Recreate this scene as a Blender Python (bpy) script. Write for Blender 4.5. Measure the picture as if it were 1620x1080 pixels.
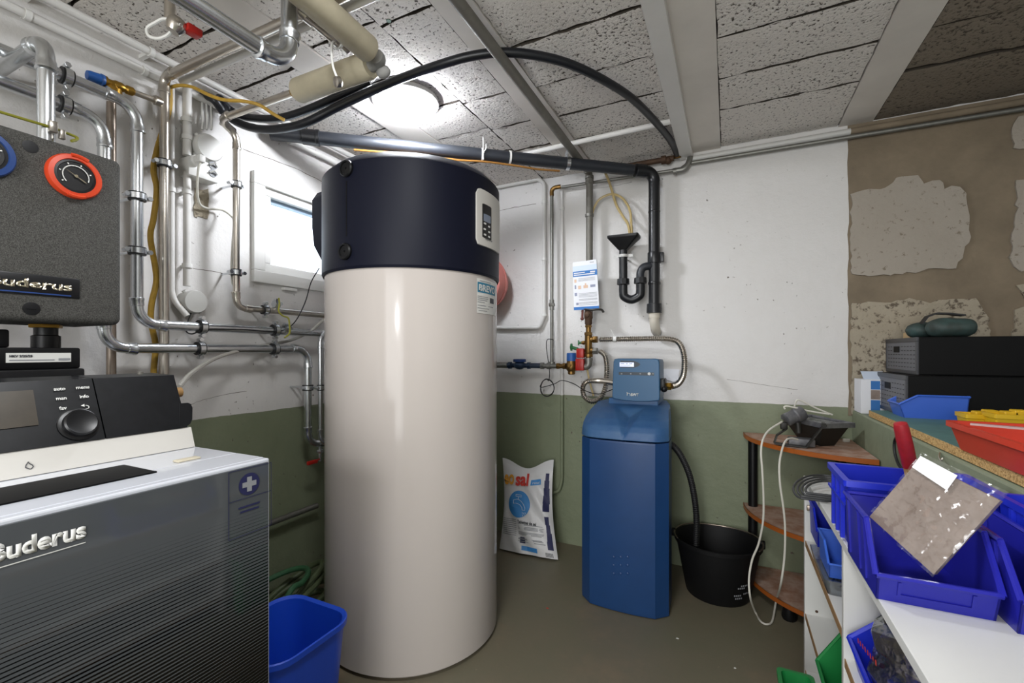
import bpy, bmesh, math, random
from mathutils import Vector, Matrix
random.seed(7)
SC = bpy.context.scene
COL = SC.collection
for o in list(bpy.data.objects): bpy.data.objects.remove(o)
V = Vector
PI = math.pi

# ------------------------------------------------------------------ camera
F, HX, HY = 712.0, 810.0, 556.0
YAW = math.atan(342/712)
CAM = V((1.594, -2.238, 1.0))
cd = bpy.data.cameras.new('camera'); cam = bpy.data.objects.new('camera', cd); COL.objects.link(cam)
cam.location = CAM; cam.rotation_euler = (PI/2, 0, YAW)
cd.sensor_width = 36; cd.lens = F/1620*36; cd.shift_y = (HY-540)/1620; cd.clip_start = .02
SC.camera = cam
# ------------------------------------------------------------------ world, light, exposure
SC.view_settings.view_transform = 'Standard'; SC.view_settings.look = 'None'
SC.view_settings.gamma = 1; SC.view_settings.use_curve_mapping = False
SC.view_settings.exposure = 0.52
w = bpy.data.worlds.new('sky'); SC.world = w; w.use_nodes = True
w.node_tree.nodes['Background'].inputs[0].default_value = (.78, .9, 1, 1)
w.node_tree.nodes['Background'].inputs[1].default_value = 3.6
LAMP_STRENGTH = 104.0
# added fill lights behind the camera
ld = bpy.data.lights.new('fill_panel', 'AREA'); ld.shape = 'RECTANGLE'; ld.size = 1.3; ld.size_y = 1.6
ld.energy = 34.0; ld.color = (.97, .985, 1)
lo = bpy.data.objects.new('fill_panel', ld); COL.objects.link(lo); lo.location = (1.45, -4.15, .95); lo.rotation_euler = (PI/2, 0, 0)
bd_ = bpy.data.lights.new('fill_point', 'POINT'); bd_.energy = 13.0; bd_.shadow_soft_size = .1; bd_.color = (.98, .985, 1)  # added point fill that lifts the ceiling, out of view
bo = bpy.data.objects.new('fill_point', bd_); COL.objects.link(bo); bo.location = (1.3, -3.1, 1.25)
od = bpy.data.lights.new('fill_overhead', 'AREA'); od.shape = 'DISK'; od.size = .34; od.energy = 8.0; od.color = (.97, .985, 1)  # added fill from above, out of view, without any fixture
oo = bpy.data.objects.new('fill_overhead', od); COL.objects.link(oo); oo.location = (1.25, -1.85, 1.88)
SC.cycles.max_bounces = 8; SC.cycles.diffuse_bounces = 5; SC.cycles.glossy_bounces = 4
SC.cycles.transparent_max_bounces = 12; SC.cycles.use_denoising = True
SC.cycles.sample_clamp_indirect = 6; SC.cycles.caustics_reflective = False; SC.cycles.caustics_refractive = False

# ------------------------------------------------------------------ measuring: sight line of a photo point met with a real plane
_f = V((-math.sin(YAW), math.cos(YAW), 0)); _r = V((math.cos(YAW), math.sin(YAW), 0))
def ray(px, py): return _f + _r*((px-HX)/F) + V((0, 0, (HY-py)/F))
def P(px, py, x=None, y=None, z=None, t=None):
    d = ray(px, py)
    if x is not None: t = (x-CAM.x)/d.x
    elif y is not None: t = (y-CAM.y)/d.y
    elif z is not None: t = (z-CAM.z)/d.z
    return CAM + d*t
def on_cylinder(px, py, cx, cy, R):
    d = ray(px, py); ox, oy = CAM.x-cx, CAM.y-cy
    a = d.x*d.x+d.y*d.y; b = ox*d.x+oy*d.y; c = ox*ox+oy*oy-R*R
    t = (-b-math.sqrt(max(0, b*b-a*c)))/a
    return CAM + d*t

# ------------------------------------------------------------------ objects
BASE = {}
def tag(o, label, cat, group=None):
    o['label'] = label; o['category'] = cat
    if group: o['group'] = group
    return o
def thing(name, label, cat, loc, group=None):
    o = bpy.data.objects.new(name, None); COL.objects.link(o); o.location = loc
    o.empty_display_size = .05
    BASE[o.name] = V(loc)
    return tag(o, label, cat, group)
def shape(me, smooth):
    if smooth:
        for p in me.polygons: p.use_smooth = True
        me.set_sharp_from_angle(angle=math.radians(smooth))
def mk(name, bm, mat, parent=None, smooth=35, label=None, kind=None, base=None):
    bmesh.ops.recalc_face_normals(bm, faces=bm.faces[:])
    if parent is not None: b = BASE[parent.name]
    elif base is not None: b = V(base)
    else:
        xs = [v.co for v in bm.verts]
        b = V(((min(c.x for c in xs)+max(c.x for c in xs))/2, (min(c.y for c in xs)+max(c.y for c in xs))/2, min(c.z for c in xs)))
    for v in bm.verts: v.co -= b
    me = bpy.data.meshes.new(name); bm.to_mesh(me); bm.free()
    shape(me, smooth)
    for m in (mat if isinstance(mat, (list, tuple)) else [mat]): me.materials.append(m)
    o = bpy.data.objects.new(name, me); COL.objects.link(o)
    if parent is not None: o.parent = parent
    else: o.location = b
    BASE[o.name] = b
    if label: o['label'] = label
    if kind: o['kind'] = kind
    return o
def one(name, label, cat, bm, mat, group=None, smooth=35):
    return tag(mk(name, bm, mat, None, smooth), label, cat, group)
def struct(name, bm, mat, smooth=0):
    o = mk(name, bm, mat, None, smooth); o['kind'] = 'structure'; return o
def NB(): return bmesh.new()

# ------------------------------------------------------------------ shapes
def frame(axis):
    a = V(axis).normalized()
    u = a.cross(V((0, 0, 1)))
    if u.length < .05: u = a.cross(V((1, 0, 0)))
    u.normalize(); return a, u, a.cross(u).normalized()
def box(bm, x0, x1, y0, y1, z0, z1, bev=0, seg=2, rot=None):
    r = bmesh.ops.create_cube(bm, size=1)
    vs = r['verts']
    bmesh.ops.scale(bm, vec=(abs(x1-x0), abs(y1-y0), abs(z1-z0)), verts=vs)
    if bev:
        es = list({e for v in vs for e in v.link_edges})
        rr = bmesh.ops.bevel(bm, geom=es, offset=bev, segments=seg, profile=.5, affect='EDGES')
        vs = list({v for f in rr['faces'] for v in f.verts} | {v for v in vs if v.is_valid})
    if rot is not None: bmesh.ops.rotate(bm, cent=(0, 0, 0), matrix=rot, verts=vs)
    bmesh.ops.translate(bm, vec=((x0+x1)/2, (y0+y1)/2, (z0+z1)/2), verts=vs)
    return vs
def loft(bm, loops, cap0=True, cap1=True, closed=True):
    rings = [[bm.verts.new(p) for p in L] for L in loops]
    n = len(rings[0])
    for a, b in zip(rings, rings[1:]):
        for i in range(n if closed else n-1):
            j = (i+1) % n
            try: bm.faces.new((a[i], a[j], b[j], b[i]))
            except ValueError: pass
    if cap0: bm.faces.new(rings[0][::-1])
    if cap1: bm.faces.new(rings[-1])
    return rings
def sweep(bm, pts, r, n=12, cap=True):
    pts = [V(p) for p in pts]
    rs = r if isinstance(r, (list, tuple)) else [r]*len(pts)
    tg = []
    for i in range(len(pts)):
        a = pts[max(0, i-1)]; b = pts[min(len(pts)-1, i+1)]
        tg.append((b-a).normalized())
    _, u, _ = frame(tg[0])
    loops = []
    for i, p in enumerate(pts):
        t = tg[i]
        u = (u - t*u.dot(t)).normalized(); v = t.cross(u)
        loops.append([p+u*(rs[i]*math.cos(2*PI*k/n))+v*(rs[i]*math.sin(2*PI*k/n)) for k in range(n)])
    loft(bm, loops, cap, cap)
def rod(bm, a, b, r, n=12, r2=None):
    sweep(bm, [a, b], [r, r if r2 is None else r2], n)
def lathe(bm, prof, c, axis=(0, 0, 1), n=24, cap0=True, cap1=True):
    a, u, v = frame(axis); c = V(c)
    loops = [[c+a*z+u*(r*math.cos(2*PI*k/n))+v*(r*math.sin(2*PI*k/n)) for k in range(n)] for r, z in prof]
    loft(bm, loops, cap0, cap1)
def ring(bm, c, axis, ri, ro, h, n=20):
    a, u, v = frame(axis); c = V(c)
    prof = [(ri, -h/2), (ro, -h/2), (ro, h/2), (ri, h/2), (ri, -h/2)]
    loops = [[c+a*z+u*(r*math.cos(2*PI*k/n))+v*(r*math.sin(2*PI*k/n)) for k in range(n)] for r, z in prof]
    loft(bm, loops, False, False)
    bmesh.ops.remove_doubles(bm, verts=bm.verts[:], dist=1e-6)
def prism(bm, poly, ex):
    ex = V(ex); a = [V(p) for p in poly]
    loft(bm, [a, [p+ex for p in a]])
def hexnut(bm, c, axis, r, h):
    a, u, v = frame(axis); c = V(c)
    loft(bm, [[c+a*z+u*(q*math.cos(PI/3*k))+v*(q*math.sin(PI/3*k)) for k in range(6)] for q, z in ((r*.93, -h/2), (r, -h/2+h*.1), (r, h/2-h*.1), (r*.93, h/2))])
def ball(bm, c, r, s=(1, 1, 1), n=12, m=8):
    loops = []
    for i in range(m+1):
        ph = -PI/2+PI*i/m
        q = max(math.cos(ph), .02)
        loops.append([V(c)+V((r*s[0]*q*math.cos(2*PI*k/n), r*s[1]*q*math.sin(2*PI*k/n), r*s[2]*math.sin(ph))) for k in range(n)])
    loft(bm, loops)
def rrect(cx, cy, w, d, r, z, n=4):
    out = []
    r = min(r, w/2-1e-4, d/2-1e-4)
    for sx, sy, a0 in ((1, 1, 0), (-1, 1, PI/2), (-1, -1, PI), (1, -1, 1.5*PI)):
        for k in range(n+1):
            a = a0+PI/2*k/n
            out.append(V((cx+sx*(w/2-r)+r*math.cos(a), cy+sy*(d/2-r)+r*math.sin(a), z)))
    return out
def fillet(pts, L):
    """straight runs and corner arcs of a bent line"""
    pts = [V(p) for p in pts]; runs, arcs = [], []
    start = pts[0]
    for i in range(1, len(pts)-1):
        a, b, c = pts[i-1], pts[i], pts[i+1]
        d0 = (b-a).normalized(); d1 = (c-b).normalized()
        l = min(L, (b-a).length*.48, (c-b).length*.48)
        th = d0.angle(d1)
        p0 = b-d0*l; p1 = b+d1*l
        if th < .02: arc = [p0, p1]
        else:
            rr = l/math.tan(th/2); k = 4/3*math.tan(th/4)*rr
            q0, q1 = p0+d0*k, p1-d1*k
            arc = []
            for s in range(10):
                t = s/9; m = 1-t
                arc.append(p0*m**3+q0*3*m*m*t+q1*3*m*t*t+p1*t**3)
        runs.append((start, p0)); arcs.append(arc); start = p1
    runs.append((start, pts[-1]))
    return runs, arcs
def smooth_line(pts, n=8):
    pts = [V(p) for p in pts]; out = []
    q = [pts[0]*2-pts[1]]+pts+[pts[-1]*2-pts[-2]]
    for i in range(1, len(q)-2):
        p0, p1, p2, p3 = q[i-1], q[i], q[i+1], q[i+2]
        for k in range(n):
            t = k/n
            out.append(.5*((2*p1)+(p2-p0)*t+(2*p0-5*p1+4*p2-p3)*t*t+(3*p1-p0-3*p2+p3)*t**3))
    out.append(pts[-1]); return out
def resample(pts, step):
    out = [pts[0]]; acc = 0
    for a, b in zip(pts, pts[1:]):
        L = (b-a).length
        d = step-acc
        while d <= L:
            out.append(a+(b-a)*(d/L)); d += step
        acc = L-(d-step)
    return out
def wire(bm, pts, r, n=8, k=8): sweep(bm, smooth_line(pts, k), r, n)
def corrugated(bm, pts, r, pitch=.005, n=10):
    q = resample(smooth_line(pts, 14), pitch/2)
    sweep(bm, q, [r if i % 2 else r*.74 for i in range(len(q))], n)

# ------------------------------------------------------------------ flat lettering and print, as mesh
def text_mesh(s, size, sx=1.0, bold=0.0, align='LEFT', spacing=1.0):
    cu = bpy.data.curves.new('lettering', 'FONT'); cu.body = s; cu.size = size; cu.offset = bold
    cu.align_x = align; cu.resolution_u = 3; cu.space_character = spacing
    ob = bpy.data.objects.new('lettering', cu); COL.objects.link(ob)
    bpy.context.view_layer.update()
    me = bpy.data.meshes.new_from_object(ob)
    bm = NB(); bm.from_mesh(me)
    bpy.data.objects.remove(ob); bpy.data.curves.remove(cu); bpy.data.meshes.remove(me)
    for v in bm.verts: v.co.x *= sx
    return bm
def lettering(name, s, o, right, up, size, mat, parent, sx=1.0, bold=0.0, align='LEFT', deep=.0006, fn=None, label=None, fit=None, spacing=1.0):
    """text standing on the plane (o; right, up), or carried by fn(u, v) onto a curved surface"""
    bm = text_mesh(s, size, sx, bold, align, spacing)
    if fit:
        xs = [v.co.x for v in bm.verts]; k = fit/(max(xs)-min(xs))
        for v in bm.verts: v.co.x *= k
    o = V(o) if o is not None else None
    if fn is None:
        right = V(right).normalized(); up = V(up).normalized(); nn = right.cross(up)
        if deep:
            r = bmesh.ops.extrude_face_region(bm, geom=bm.faces[:])
            vs = [e for e in r['geom'] if isinstance(e, bmesh.types.BMVert)]
            for v in vs: v.co.z += deep
        for v in bm.verts: v.co = o+right*v.co.x+up*v.co.y+nn*(v.co.z+.0006)
    else:
        bmesh.ops.triangulate(bm, faces=bm.faces[:])
        for v in bm.verts: v.co = fn(v.co.x, v.co.y)
    return mk(name, bm, mat, parent, 0, label)
def printed(bm, o, right, up, rects, off=.0008):
    right = V(right).normalized(); up = V(up).normalized(); nn = right.cross(up)
    for a, b, c, d in rects:
        bm.faces.new([bm.verts.new(V(o)+right*p+up*q+nn*off) for p, q in ((a, c), (b, c), (b, d), (a, d))])
def disc2(cx, cy, r, n=24, r2=None): return [(cx+r*math.cos(2*PI*k/n), cy+(r2 or r)*math.sin(2*PI*k/n)) for k in range(n)]

# ------------------------------------------------------------------ materials
def nt(name):
    m = bpy.data.materials.new(name); m.use_nodes = True
    t = m.node_tree; b = t.nodes['Principled BSDF']
    return m, t, b
def N(t, typ, **kw):
    n = t.nodes.new(typ)
    for k, v in kw.items():
        if k in n.inputs: n.inputs[k].default_value = v
        else: setattr(n, k, v)
    return n
def rgb(h):
    h = h.lstrip('#'); c = [int(h[i:i+2], 16)/255 for i in (0, 2, 4)]
    return tuple(x/12.92 if x <= .04045 else ((x+.055)/1.055)**2.4 for x in c)+(1,)
def mat(name, col, rough=.5, metal=0.0, var=.0, vscale=20, bump=0.0, bscale=60, coat=0.0, col2=None, spec=.5, dist=.002):
    m, t, b = nt(name)
    c = rgb(col) if isinstance(col, str) else col
    b.inputs['Base Color'].default_value = c; b.inputs['Roughness'].default_value = rough
    b.inputs['Metallic'].default_value = metal; b.inputs['Coat Weight'].default_value = coat
    b.inputs['Specular IOR Level'].default_value = spec
    if var or bump:
        tc = N(t, 'ShaderNodeNewGeometry')
    if var:
        n = N(t, 'ShaderNodeTexNoise', Scale=vscale, Detail=5.0, Roughness=.6)
        t.links.new(tc.outputs['Position'], n.inputs['Vector'])
        r = N(t, 'ShaderNodeMapRange'); r.inputs[1].default_value = .3; r.inputs[2].default_value = .7
        t.links.new(n.outputs[0], r.inputs[0])
        mx = N(t, 'ShaderNodeMix', data_type='RGBA')
        c2 = (rgb(col2) if isinstance(col2, str) else col2) if col2 else tuple(x*(1-var) for x in c[:3])+(1,)
        mx.inputs[6].default_value = c; mx.inputs[7].default_value = c2
        t.links.new(r.outputs[0], mx.inputs[0]); t.links.new(mx.outputs[2], b.inputs['Base Color'])
    if bump:
        n2 = N(t, 'ShaderNodeTexNoise', Scale=bscale, Detail=3.0)
        t.links.new(tc.outputs['Position'], n2.inputs['Vector'])
        bp = N(t, 'ShaderNodeBump', Strength=bump, Distance=dist)
        t.links.new(n2.outputs[0], bp.inputs['Height']); t.links.new(bp.outputs[0], b.inputs['Normal'])
    return m
def glow(name, col, s):
    m, t, b = nt(name); b.inputs['Base Color'].default_value = (0.8, .8, .8, 1)
    b.inputs['Emission Color'].default_value = rgb(col); b.inputs['Emission Strength'].default_value = s
    return m
def clear(name, tint=(1, 1, 1, 1), gloss=.12, rough=.08):
    m, t, b = nt(name)
    tr = N(t, 'ShaderNodeBsdfTransparent'); tr.inputs[0].default_value = tint
    gl = N(t, 'ShaderNodeBsdfGlossy', Roughness=rough)
    fr = N(t, 'ShaderNodeLayerWeight', Blend=.35)
    mm = N(t, 'ShaderNodeMath', operation='MULTIPLY_ADD'); mm.inputs[1].default_value = .6; mm.inputs[2].default_value = gloss
    t.links.new(fr.outputs['Fresnel'], mm.inputs[0])
    n = N(t, 'ShaderNodeTexNoise', Scale=25.0, Detail=3.0); g = N(t, 'ShaderNodeNewGeometry')
    t.links.new(g.outputs['Position'], n.inputs['Vector'])
    bp = N(t, 'ShaderNodeBump', Strength=.6, Distance=.01)
    t.links.new(n.outputs[0], bp.inputs['Height']); t.links.new(bp.outputs[0], gl.inputs['Normal'])
    mx = N(t, 'ShaderNodeMixShader'); t.links.new(mm.outputs[0], mx.inputs[0])
    t.links.new(tr.outputs[0], mx.inputs[1]); t.links.new(gl.outputs[0], mx.inputs[2])
    t.links.new(mx.outputs[0], t.nodes['Material Output'].inputs[0])
    return m
def ramp(t, src, pts):
    r = N(t, 'ShaderNodeValToRGB'); e = r.color_ramp.elements
    while len(e) < len(pts): e.new(.5)
    for el, (p, c) in zip(e, pts): el.position = p; el.color = c
    t.links.new(src, r.inputs[0]); return r
def mixc(t, fac, a, b, blend='MIX'):
    m = N(t, 'ShaderNodeMix', data_type='RGBA', blend_type=blend)
    for i, x in ((6, a), (7, b)):
        if hasattr(x, 'links'): t.links.new(x, m.inputs[i])
        else: m.inputs[i].default_value = x
    if hasattr(fac, 'links'): t.links.new(fac, m.inputs[0])
    else: m.inputs[0].default_value = fac
    return m.outputs[2]
def wall_paint():
    m, t, b = nt('painted_concrete_wall')
    g = N(t, 'ShaderNodeNewGeometry'); s = N(t, 'ShaderNodeSeparateXYZ'); pos = g.outputs['Position']
    t.links.new(pos, s.inputs[0])
    n = N(t, 'ShaderNodeTexNoise', Scale=6.0, Detail=6.0, Roughness=.7); t.links.new(pos, n.inputs['Vector'])
    ma = N(t, 'ShaderNodeMath', operation='MULTIPLY_ADD'); ma.inputs[1].default_value = .012
    t.links.new(n.outputs[0], ma.inputs[0]); t.links.new(s.outputs[2], ma.inputs[2])
    gt = N(t, 'ShaderNodeMath', operation='GREATER_THAN'); gt.inputs[1].default_value = .780
    t.links.new(ma.outputs[0], gt.inputs[0])
    white = mixc(t, n.outputs[0], rgb('#dddbd9'), rgb('#d2cfcb'))
    n3 = N(t, 'ShaderNodeTexNoise', Scale=3.0, Detail=8.0, Roughness=.75); t.links.new(pos, n3.inputs['Vector'])
    green = mixc(t, n3.outputs[0], rgb('#8c9379'), rgb('#6f775d'))
    base = mixc(t, gt.outputs[0], green, white)
    # small chips and pinholes of the paint
    n2 = N(t, 'ShaderNodeTexNoise', Scale=46.0, Detail=4.0, Roughness=.6); t.links.new(pos, n2.inputs['Vector'])
    chips = ramp(t, n2.outputs[0], [(.30, (1, 1, 1, 1)), (.34, (0, 0, 0, 1))])
    big = N(t, 'ShaderNodeTexNoise', Scale=4.5, Detail=2.0); t.links.new(pos, big.inputs['Vector'])
    bm_ = ramp(t, big.outputs[0], [(.5, (0, 0, 0, 1)), (.56, (1, 1, 1, 1))])
    mm = N(t, 'ShaderNodeMath', operation='MULTIPLY'); t.links.new(chips.outputs[0], mm.inputs[0]); t.links.new(bm_.outputs[0], mm.inputs[1])
    base = mixc(t, mm.outputs[0], base, rgb('#6b6055'))
    t.links.new(base, b.inputs['Base Color']); b.inputs['Roughness'].default_value = .55
    bn = N(t, 'ShaderNodeTexNoise', Scale=16.0, Detail=7.0, Roughness=.65); t.links.new(pos, bn.inputs['Vector'])
    bp = N(t, 'ShaderNodeBump', Strength=.35, Distance=.012); t.links.new(bn.outputs[0], bp.inputs['Height'])
    bp2 = N(t, 'ShaderNodeBump', Strength=.7, Distance=.003, invert=True); t.links.new(mm.outputs[0], bp2.inputs['Height'])
    t.links.new(bp.outputs[0], bp2.inputs['Normal']); t.links.new(bp2.outputs[0], b.inputs['Normal'])
    return m
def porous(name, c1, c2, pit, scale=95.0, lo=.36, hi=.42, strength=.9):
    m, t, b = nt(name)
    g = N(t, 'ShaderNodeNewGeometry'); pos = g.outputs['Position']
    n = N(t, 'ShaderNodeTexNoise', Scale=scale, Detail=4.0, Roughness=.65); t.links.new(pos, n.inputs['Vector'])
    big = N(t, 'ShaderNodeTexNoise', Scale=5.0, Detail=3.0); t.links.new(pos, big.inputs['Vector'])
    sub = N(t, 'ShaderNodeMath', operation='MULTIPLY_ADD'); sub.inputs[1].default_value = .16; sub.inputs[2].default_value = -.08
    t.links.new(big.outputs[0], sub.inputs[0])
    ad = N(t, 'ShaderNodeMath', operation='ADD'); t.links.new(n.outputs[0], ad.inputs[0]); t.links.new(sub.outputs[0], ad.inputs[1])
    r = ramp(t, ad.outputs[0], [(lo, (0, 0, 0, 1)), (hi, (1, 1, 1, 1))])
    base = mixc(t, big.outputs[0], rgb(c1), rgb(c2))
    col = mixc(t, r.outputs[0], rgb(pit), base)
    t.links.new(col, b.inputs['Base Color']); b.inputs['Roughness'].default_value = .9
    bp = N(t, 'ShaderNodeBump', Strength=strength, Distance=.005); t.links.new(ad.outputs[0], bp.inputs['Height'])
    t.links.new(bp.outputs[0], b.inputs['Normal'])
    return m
def floor_paint():
    m, t, b = nt('worn_green_floor')
    g = N(t, 'ShaderNodeNewGeometry'); pos = g.outputs['Position']
    n = N(t, 'ShaderNodeTexNoise', Scale=2.2, Detail=7.0, Roughness=.7); t.links.new(pos, n.inputs['Vector'])
    r = ramp(t, n.outputs[0], [(.35, rgb('#6d6a57')), (.55, rgb('#736c5a')), (.72, rgb('#82745f'))])
    n2 = N(t, 'ShaderNodeTexNoise', Scale=40.0, Detail=6.0, Roughness=.7); t.links.new(pos, n2.inputs['Vector'])
    sp = ramp(t, n2.outputs[0], [(.66, (0, 0, 0, 1)), (.72, (1, 1, 1, 1))])
    c = mixc(t, sp.outputs[0], r.outputs[0], rgb('#8d8370'))
    t.links.new(c, b.inputs['Base Color']); b.inputs['Roughness'].default_value = .5
    bp = N(t, 'ShaderNodeBump', Strength=.15, Distance=.004); t.links.new(n2.outputs[0], bp.inputs['Height'])
    t.links.new(bp.outputs[0], b.inputs['Normal'])
    return m
def stripes_glass():
    """dark glass front with a printed half-tone of fine grey lines, dense at the top"""
    m, t, b = nt('striped_black_glass')
    g = N(t, 'ShaderNodeNewGeometry'); s = N(t, 'ShaderNodeSeparateXYZ'); t.links.new(g.outputs['Position'], s.inputs[0])
    z = s.outputs[2]
    d = N(t, 'ShaderNodeMath', operation='DIVIDE'); d.inputs[1].default_value = .0058; t.links.new(z, d.inputs[0])
    fr = N(t, 'ShaderNodeMath', operation='FRACT'); t.links.new(d.outputs[0], fr.inputs[0])
    mr = N(t, 'ShaderNodeMapRange'); t.links.new(z, mr.inputs[0])
    mr.inputs[1].default_value = .42; mr.inputs[2].default_value = .715; mr.inputs[3].default_value = .1; mr.inputs[4].default_value = 1.0
    lt = N(t, 'ShaderNodeMath', operation='LESS_THAN'); t.links.new(fr.outputs[0], lt.inputs[0]); t.links.new(mr.outputs[0], lt.inputs[1])
    c = mixc(t, lt.outputs[0], rgb('#050506'), rgb('#505356'))
    t.links.new(c, b.inputs['Base Color']); b.inputs['Roughness'].default_value = .05
    b.inputs['Specular IOR Level'].default_value = .5
    return m
def speckled(name, c1, c2, c3, scale=240.0, rough=.85):
    m, t, b = nt(name)
    g = N(t, 'ShaderNodeNewGeometry'); pos = g.outputs['Position']
    v = N(t, 'ShaderNodeTexVoronoi', Scale=scale); t.links.new(pos, v.inputs['Vector'])
    sp = N(t, 'ShaderNodeSeparateColor'); t.links.new(v.outputs['Color'], sp.inputs[0])
    r = ramp(t, sp.outputs[0], [(.0, rgb(c1)), (.5, rgb(c2)), (1, rgb(c3))])
    t.links.new(r.outputs[0], b.inputs['Base Color']); b.inputs['Roughness'].default_value = rough
    bp = N(t, 'ShaderNodeBump', Strength=.4, Distance=.001); t.links.new(v.outputs['Distance'], bp.inputs['Height'])
    t.links.new(bp.outputs[0], b.inputs['Normal'])
    return m

M = {}
M['wall'] = wall_paint()
M['floor'] = floor_paint()
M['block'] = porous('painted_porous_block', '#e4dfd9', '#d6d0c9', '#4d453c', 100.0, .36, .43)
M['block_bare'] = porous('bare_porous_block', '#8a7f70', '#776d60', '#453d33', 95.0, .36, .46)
M['joist'] = mat('painted_joist', '#dbd5cd', .7, var=.1, vscale=7, bump=.15, bscale=30)
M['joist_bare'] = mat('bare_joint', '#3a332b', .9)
M['mortar'] = mat('brown_mortar', '#8a7c68', .92, var=.3, vscale=7, bump=.4, bscale=45, dist=.006)
M['plaster'] = porous('pale_old_plaster', '#aba398', '#9c9386', '#7b7162', 60.0, .30, .40, .6)
M['rough_plaster'] = porous('rough_old_plaster', '#aea593', '#9a8f7b', '#62574a', 48.0, .36, .46, 1.0)
M['ledge'] = mat('green_painted_ledge', '#8a9279', .6, var=.18, vscale=8, bump=.3, bscale=25, dist=.006)
M['chip'] = speckled('chipboard_edge', '#b58d52', '#d6b379', '#8f6a38', 330.0)
M['teal_paint'] = mat('teal_painted_board', '#5f8681', .6, var=.25, vscale=14)
M['white'] = mat('white_plastic', '#dddcd8', .45)
M['conduit'] = mat('white_conduit_plastic', '#d8d6d2', .45, var=.06, vscale=12)
M['offwhite'] = mat('offwhite_plastic', '#c9c8c4', .45)
M['enamel'] = mat('white_enamel', '#c4bcb6', .12, var=.03, vscale=3, spec=.22)
M['zinc'] = mat('zinc_plated_steel', '#d6d9dc', .27, 1.0, var=.12, vscale=40)
M['steel'] = mat('stainless_steel', '#cbc4ba', .28, 1.0, var=.15, vscale=30)
M['darksteel'] = mat('brownish_steel', '#a3968a', .38, .9, var=.2, vscale=30)
M['galv'] = mat('old_galvanised_pipe', '#8b8a84', .5, .75, var=.2, vscale=50)
M['greypaint'] = mat('grey_painted_pipe', '#77746c', .55, .2, var=.2, vscale=30)
M['rust'] = mat('rusty_brown_iron', '#5a4434', .7, .4, var=.3, vscale=60)
M['brass'] = mat('brass', '#b08a3e', .32, 1.0, var=.2, vscale=60)
M['oldbrass'] = mat('dull_bronze', '#8a6a3c', .42, .9, var=.25, vscale=50)
M['cover'] = mat('charcoal_plastic', '#0d1020', .5, spec=.22, bump=.1, bscale=500, dist=.0006)
M['black'] = mat('black_plastic', '#0e0e10', .42, spec=.35)
M['blackgloss'] = mat('gloss_black_plastic', '#0c0c0f', .35)
M['panelblack'] = mat('dusty_black_panel', '#0c0d10', .35, var=.4, vscale=60, col2='#16171a', spec=.35)
M['drain'] = mat('black_drain_plastic', '#17181b', .35)
M['draindusty'] = mat('dusty_drain_plastic', '#2a2d33', .42, var=.25, vscale=22)
M['rubber'] = mat('black_rubber', '#161618', .55)
M['hoseblack'] = mat('black_hose', '#12141a', .38)
M['epp'] = speckled('grey_foam_shell', '#33322f', '#4a4946', '#5c5b58', 900.0, .95)
M['epp'].node_tree.nodes['Principled BSDF'].inputs['Specular IOR Level'].default_value = .2
M['red'] = mat('red_plastic', '#b02018', .4)
M['orange'] = mat('orange_red_plastic', '#c8401e', .38)
M['bluering'] = mat('navy_plastic', '#1f3c74', .4)
M['bluecap'] = mat('blue_valve_cap', '#1f57a0', .45)
M['greenknob'] = mat('green_plastic', '#2c6b3e', .5)
M['dial'] = mat('dial_black', '#141416', .4)
M['chrome'] = mat('pale_metal_lettering', '#c9bfa6', .25, .9)
M['print_white'] = mat('white_print', '#dcdcd8', .6)
M['print_dark'] = mat('dark_print', '#3a3c42', .6)
M['print_grey'] = mat('grey_print', '#8e9094', .6)
M['print_blue'] = mat('blue_print', '#2f6fb4', .6)
M['print_light'] = mat('pale_blue_print', '#cdd9ea', .6)
M['print_navy'] = mat('navy_print', '#22244e', .6)
M['print_orange'] = mat('orange_print', '#dd9a2c', .6)
M['print_red'] = mat('red_print', '#c8372c', .6)
M['display'] = mat('unlit_display', '#40392f', .3, var=.25, vscale=45)
M['panelgrey'] = mat('light_grey_panel', '#d2cfc8', .4, var=.04, vscale=5)
M['sheet'] = mat('white_sheet_metal', '#d3d6de', .18, coat=.4)
M['glassfront'] = stripes_glass()
M['gasyellow'] = mat('yellow_hose', '#c29a38', .55, var=.25, vscale=60)
M['mustard'] = mat('mustard_wire', '#8c8a2c', .5)
M['insul'] = mat('cream_pipe_insulation', '#c9bfa5', .7, var=.18, vscale=16)
M['insulgrey'] = mat('grey_foam_elbow', '#8f8e8b', .8)
M['softener'] = mat('blue_softener_plastic', '#1c4274', .42, var=.1, vscale=14, bump=.06, bscale=300)
M['hood'] = mat('dusty_blue_softener_hood', '#245184', .5, var=.3, vscale=9, col2='#456a92', bump=.06, bscale=300)
M['softhead'] = mat('blue_control_head', '#225880', .4)
M['softdark'] = mat('dark_strip', '#22303c', .4)
M['lcd'] = glow('backlit_display', '#b9cbff', .45)
M['bagwhite'] = mat('white_bag_film', '#d9d8d8', .35, bump=.35, bscale=22, dist=.006)
M['print_tapblue'] = mat('tap_blue_print', '#3c86c6', .5)
M['bucketblack'] = mat('dusty_black_bucket', '#0d0d0f', .6, spec=.3, var=.3, vscale=60)
M['shelfwood'] = mat('dusty_brown_wood', '#9a6a50', .65, var=.5, vscale=22, col2='#bfa596')
M['shelfedge'] = mat('orange_wood_edge', '#a85a22', .4)
M['lampmetal'] = mat('black_lamp_housing', '#25231f', .5, .2)
M['lampdusty'] = mat('dusty_grey_metal', '#7f7f80', .5, .4, var=.35, vscale=30, col2='#55555a')
M['cable'] = mat('white_cable_sheath', '#d6d3c8', .5)
M['melamine'] = mat('white_melamine', '#d9d9d6', .4, var=.04, vscale=5)
M['woodedge'] = mat('bare_wood_edge', '#9c7a52', .7)
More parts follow.
